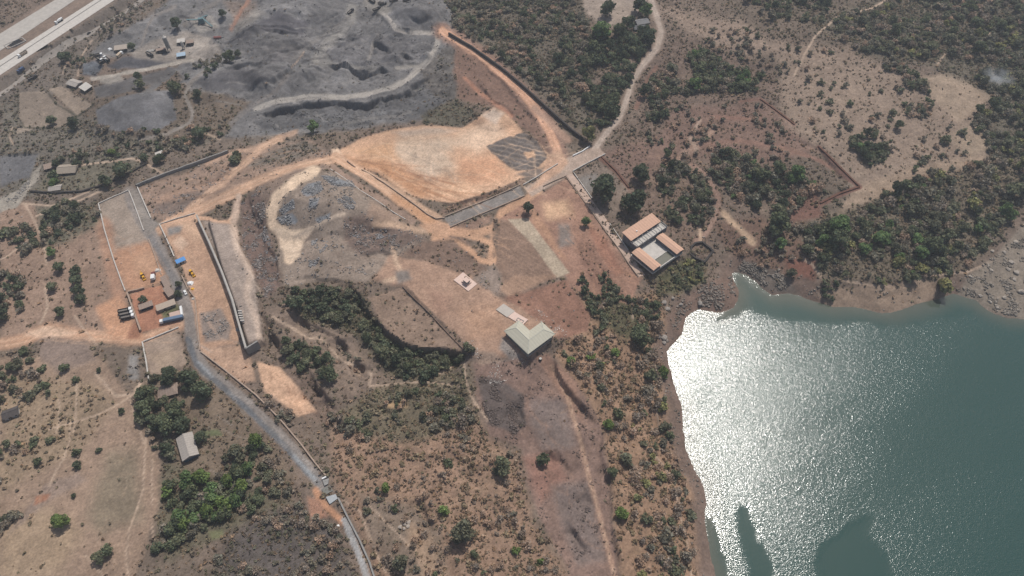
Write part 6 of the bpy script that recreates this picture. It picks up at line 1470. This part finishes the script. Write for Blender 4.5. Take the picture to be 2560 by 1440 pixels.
for u, v, r in ((2540,682,1.9),(2520,674,1.7),(2527,656,1.8),(2510,631,1.5),(2539,606,1.9),(2552,730,2.2),(2492,770,1.4),(2478,676,1.3),(2480,628,1.3),(2425,692,1.4),(2535,700,1.5),(2510,745,1.6),(2450,740,1.4),(2475,755,1.3)):
    boulder(u, v, r, 'pale rounded boulder on the stony flat at the right edge', (166,156,144), 'boulders on the stony flat')
for u, v, r in ((1000,1318,1.2),(1012,1310,1.3),(1022,1306,1.2),(1010,1322,1.0),(1020,1316,1.1)): boulder(u, v, r, 'pale boulder in the small pile below the dry gully', (176,164,152), 'boulders below the dry gully')
# white building debris about the pavilion
Gd = np.zeros_like(Z)
for pts in ([(1150,850),(1180,845),(1200,890),(1250,910),(1300,890),(1320,905),(1260,935),(1200,905)], [(1300,760),(1360,780),(1420,830),(1400,850),(1340,800)], [(1230,900),(1300,900),(1250,980),(1215,970)], [(1080,760),(1190,720),(1250,760),(1180,870)]):
    Gd += inpoly(U0, V0, pts) * (.06 if pts[0] == (1080,760) else 1.0)
rubble('debris', 'white broken stone and rubbish scattered around the pavilion', Gd, 420, .2, .7, (212,206,198), 9, .2, 2.0)
# thin smoke of a small fire on the right
sm = bpy.data.materials.new('smoke'); sm.use_nodes = True; nt = sm.node_tree; nt.nodes.remove(nt.nodes['Principled BSDF'])
pvv = nt.nodes.new('ShaderNodeVolumePrincipled'); pvv.inputs['Color'].default_value = (.9, .93, .95, 1)
nz = nt.nodes.new('ShaderNodeTexNoise'); nz.inputs['Scale'].default_value = .09; nz.inputs['Detail'].default_value = 3
tc = nt.nodes.new('ShaderNodeTexCoord'); nt.links.new(tc.outputs['Object'], nz.inputs['Vector'])
ln = nt.nodes.new('ShaderNodeVectorMath'); ln.operation = 'LENGTH'; mpp = nt.nodes.new('ShaderNodeMapping'); mpp.inputs['Scale'].default_value = (1 / 15, 1 / 9, 1 / 9)
nt.links.new(tc.outputs['Object'], mpp.inputs[0]); nt.links.new(mpp.outputs[0], ln.inputs[0])
m1 = nt.nodes.new('ShaderNodeMapRange'); m1.inputs['From Min'].default_value, m1.inputs['From Max'].default_value, m1.inputs['To Min'].default_value, m1.inputs['To Max'].default_value = .1, 1, 1, 0
nt.links.new(ln.outputs['Value'], m1.inputs[0])
m2 = nt.nodes.new('ShaderNodeMapRange'); m2.inputs['From Min'].default_value, m2.inputs['From Max'].default_value, m2.inputs['To Max'].default_value = .4, .65, .16
nt.links.new(nz.outputs[0], m2.inputs[0]); m3 = nt.nodes.new('ShaderNodeMath'); m3.operation = 'MULTIPLY'
nt.links.new(m1.outputs[0], m3.inputs[0]); nt.links.new(m2.outputs[0], m3.inputs[1]); nt.links.new(m3.outputs[0], pvv.inputs['Density']); nt.links.new(pvv.outputs[0], nt.nodes['Material Output'].inputs['Volume'])
import bmesh
bm = bmesh.new(); bmesh.ops.create_icosphere(bm, subdivisions=3, radius=1)
for q in bm.verts: q.co = Vector((q.co.x * 15, q.co.y * 9, q.co.z * 9))
me = bpy.data.meshes.new('smoke'); bm.to_mesh(me); bm.free()
o = add('smoke', me, sm, None, kind='stuff', label='thin pale smoke drifting over the trees at the right edge', category='smoke'); o.location = P(2495, 195, 8) + Vector((0, 0, 9)); o.rotation_euler = (0, .2, -.5)
# the air itself
hm = bpy.data.materials.new('haze'); hm.use_nodes = True; nt = hm.node_tree; nt.nodes.remove(nt.nodes['Principled BSDF'])
hv = nt.nodes.new('ShaderNodeVolumePrincipled'); hv.inputs['Color'].default_value = (.82, .90, 1, 1); hv.inputs['Density'].default_value = HAZE; hv.inputs['Anisotropy'].default_value = .2
nt.links.new(hv.outputs[0], nt.nodes['Material Output'].inputs['Volume'])
hb = MB().box((0, 600, 206), (6400, 6400, 430)).build('haze', hm, None, kind='stuff', label='thin pale haze over the whole valley', category='haze')
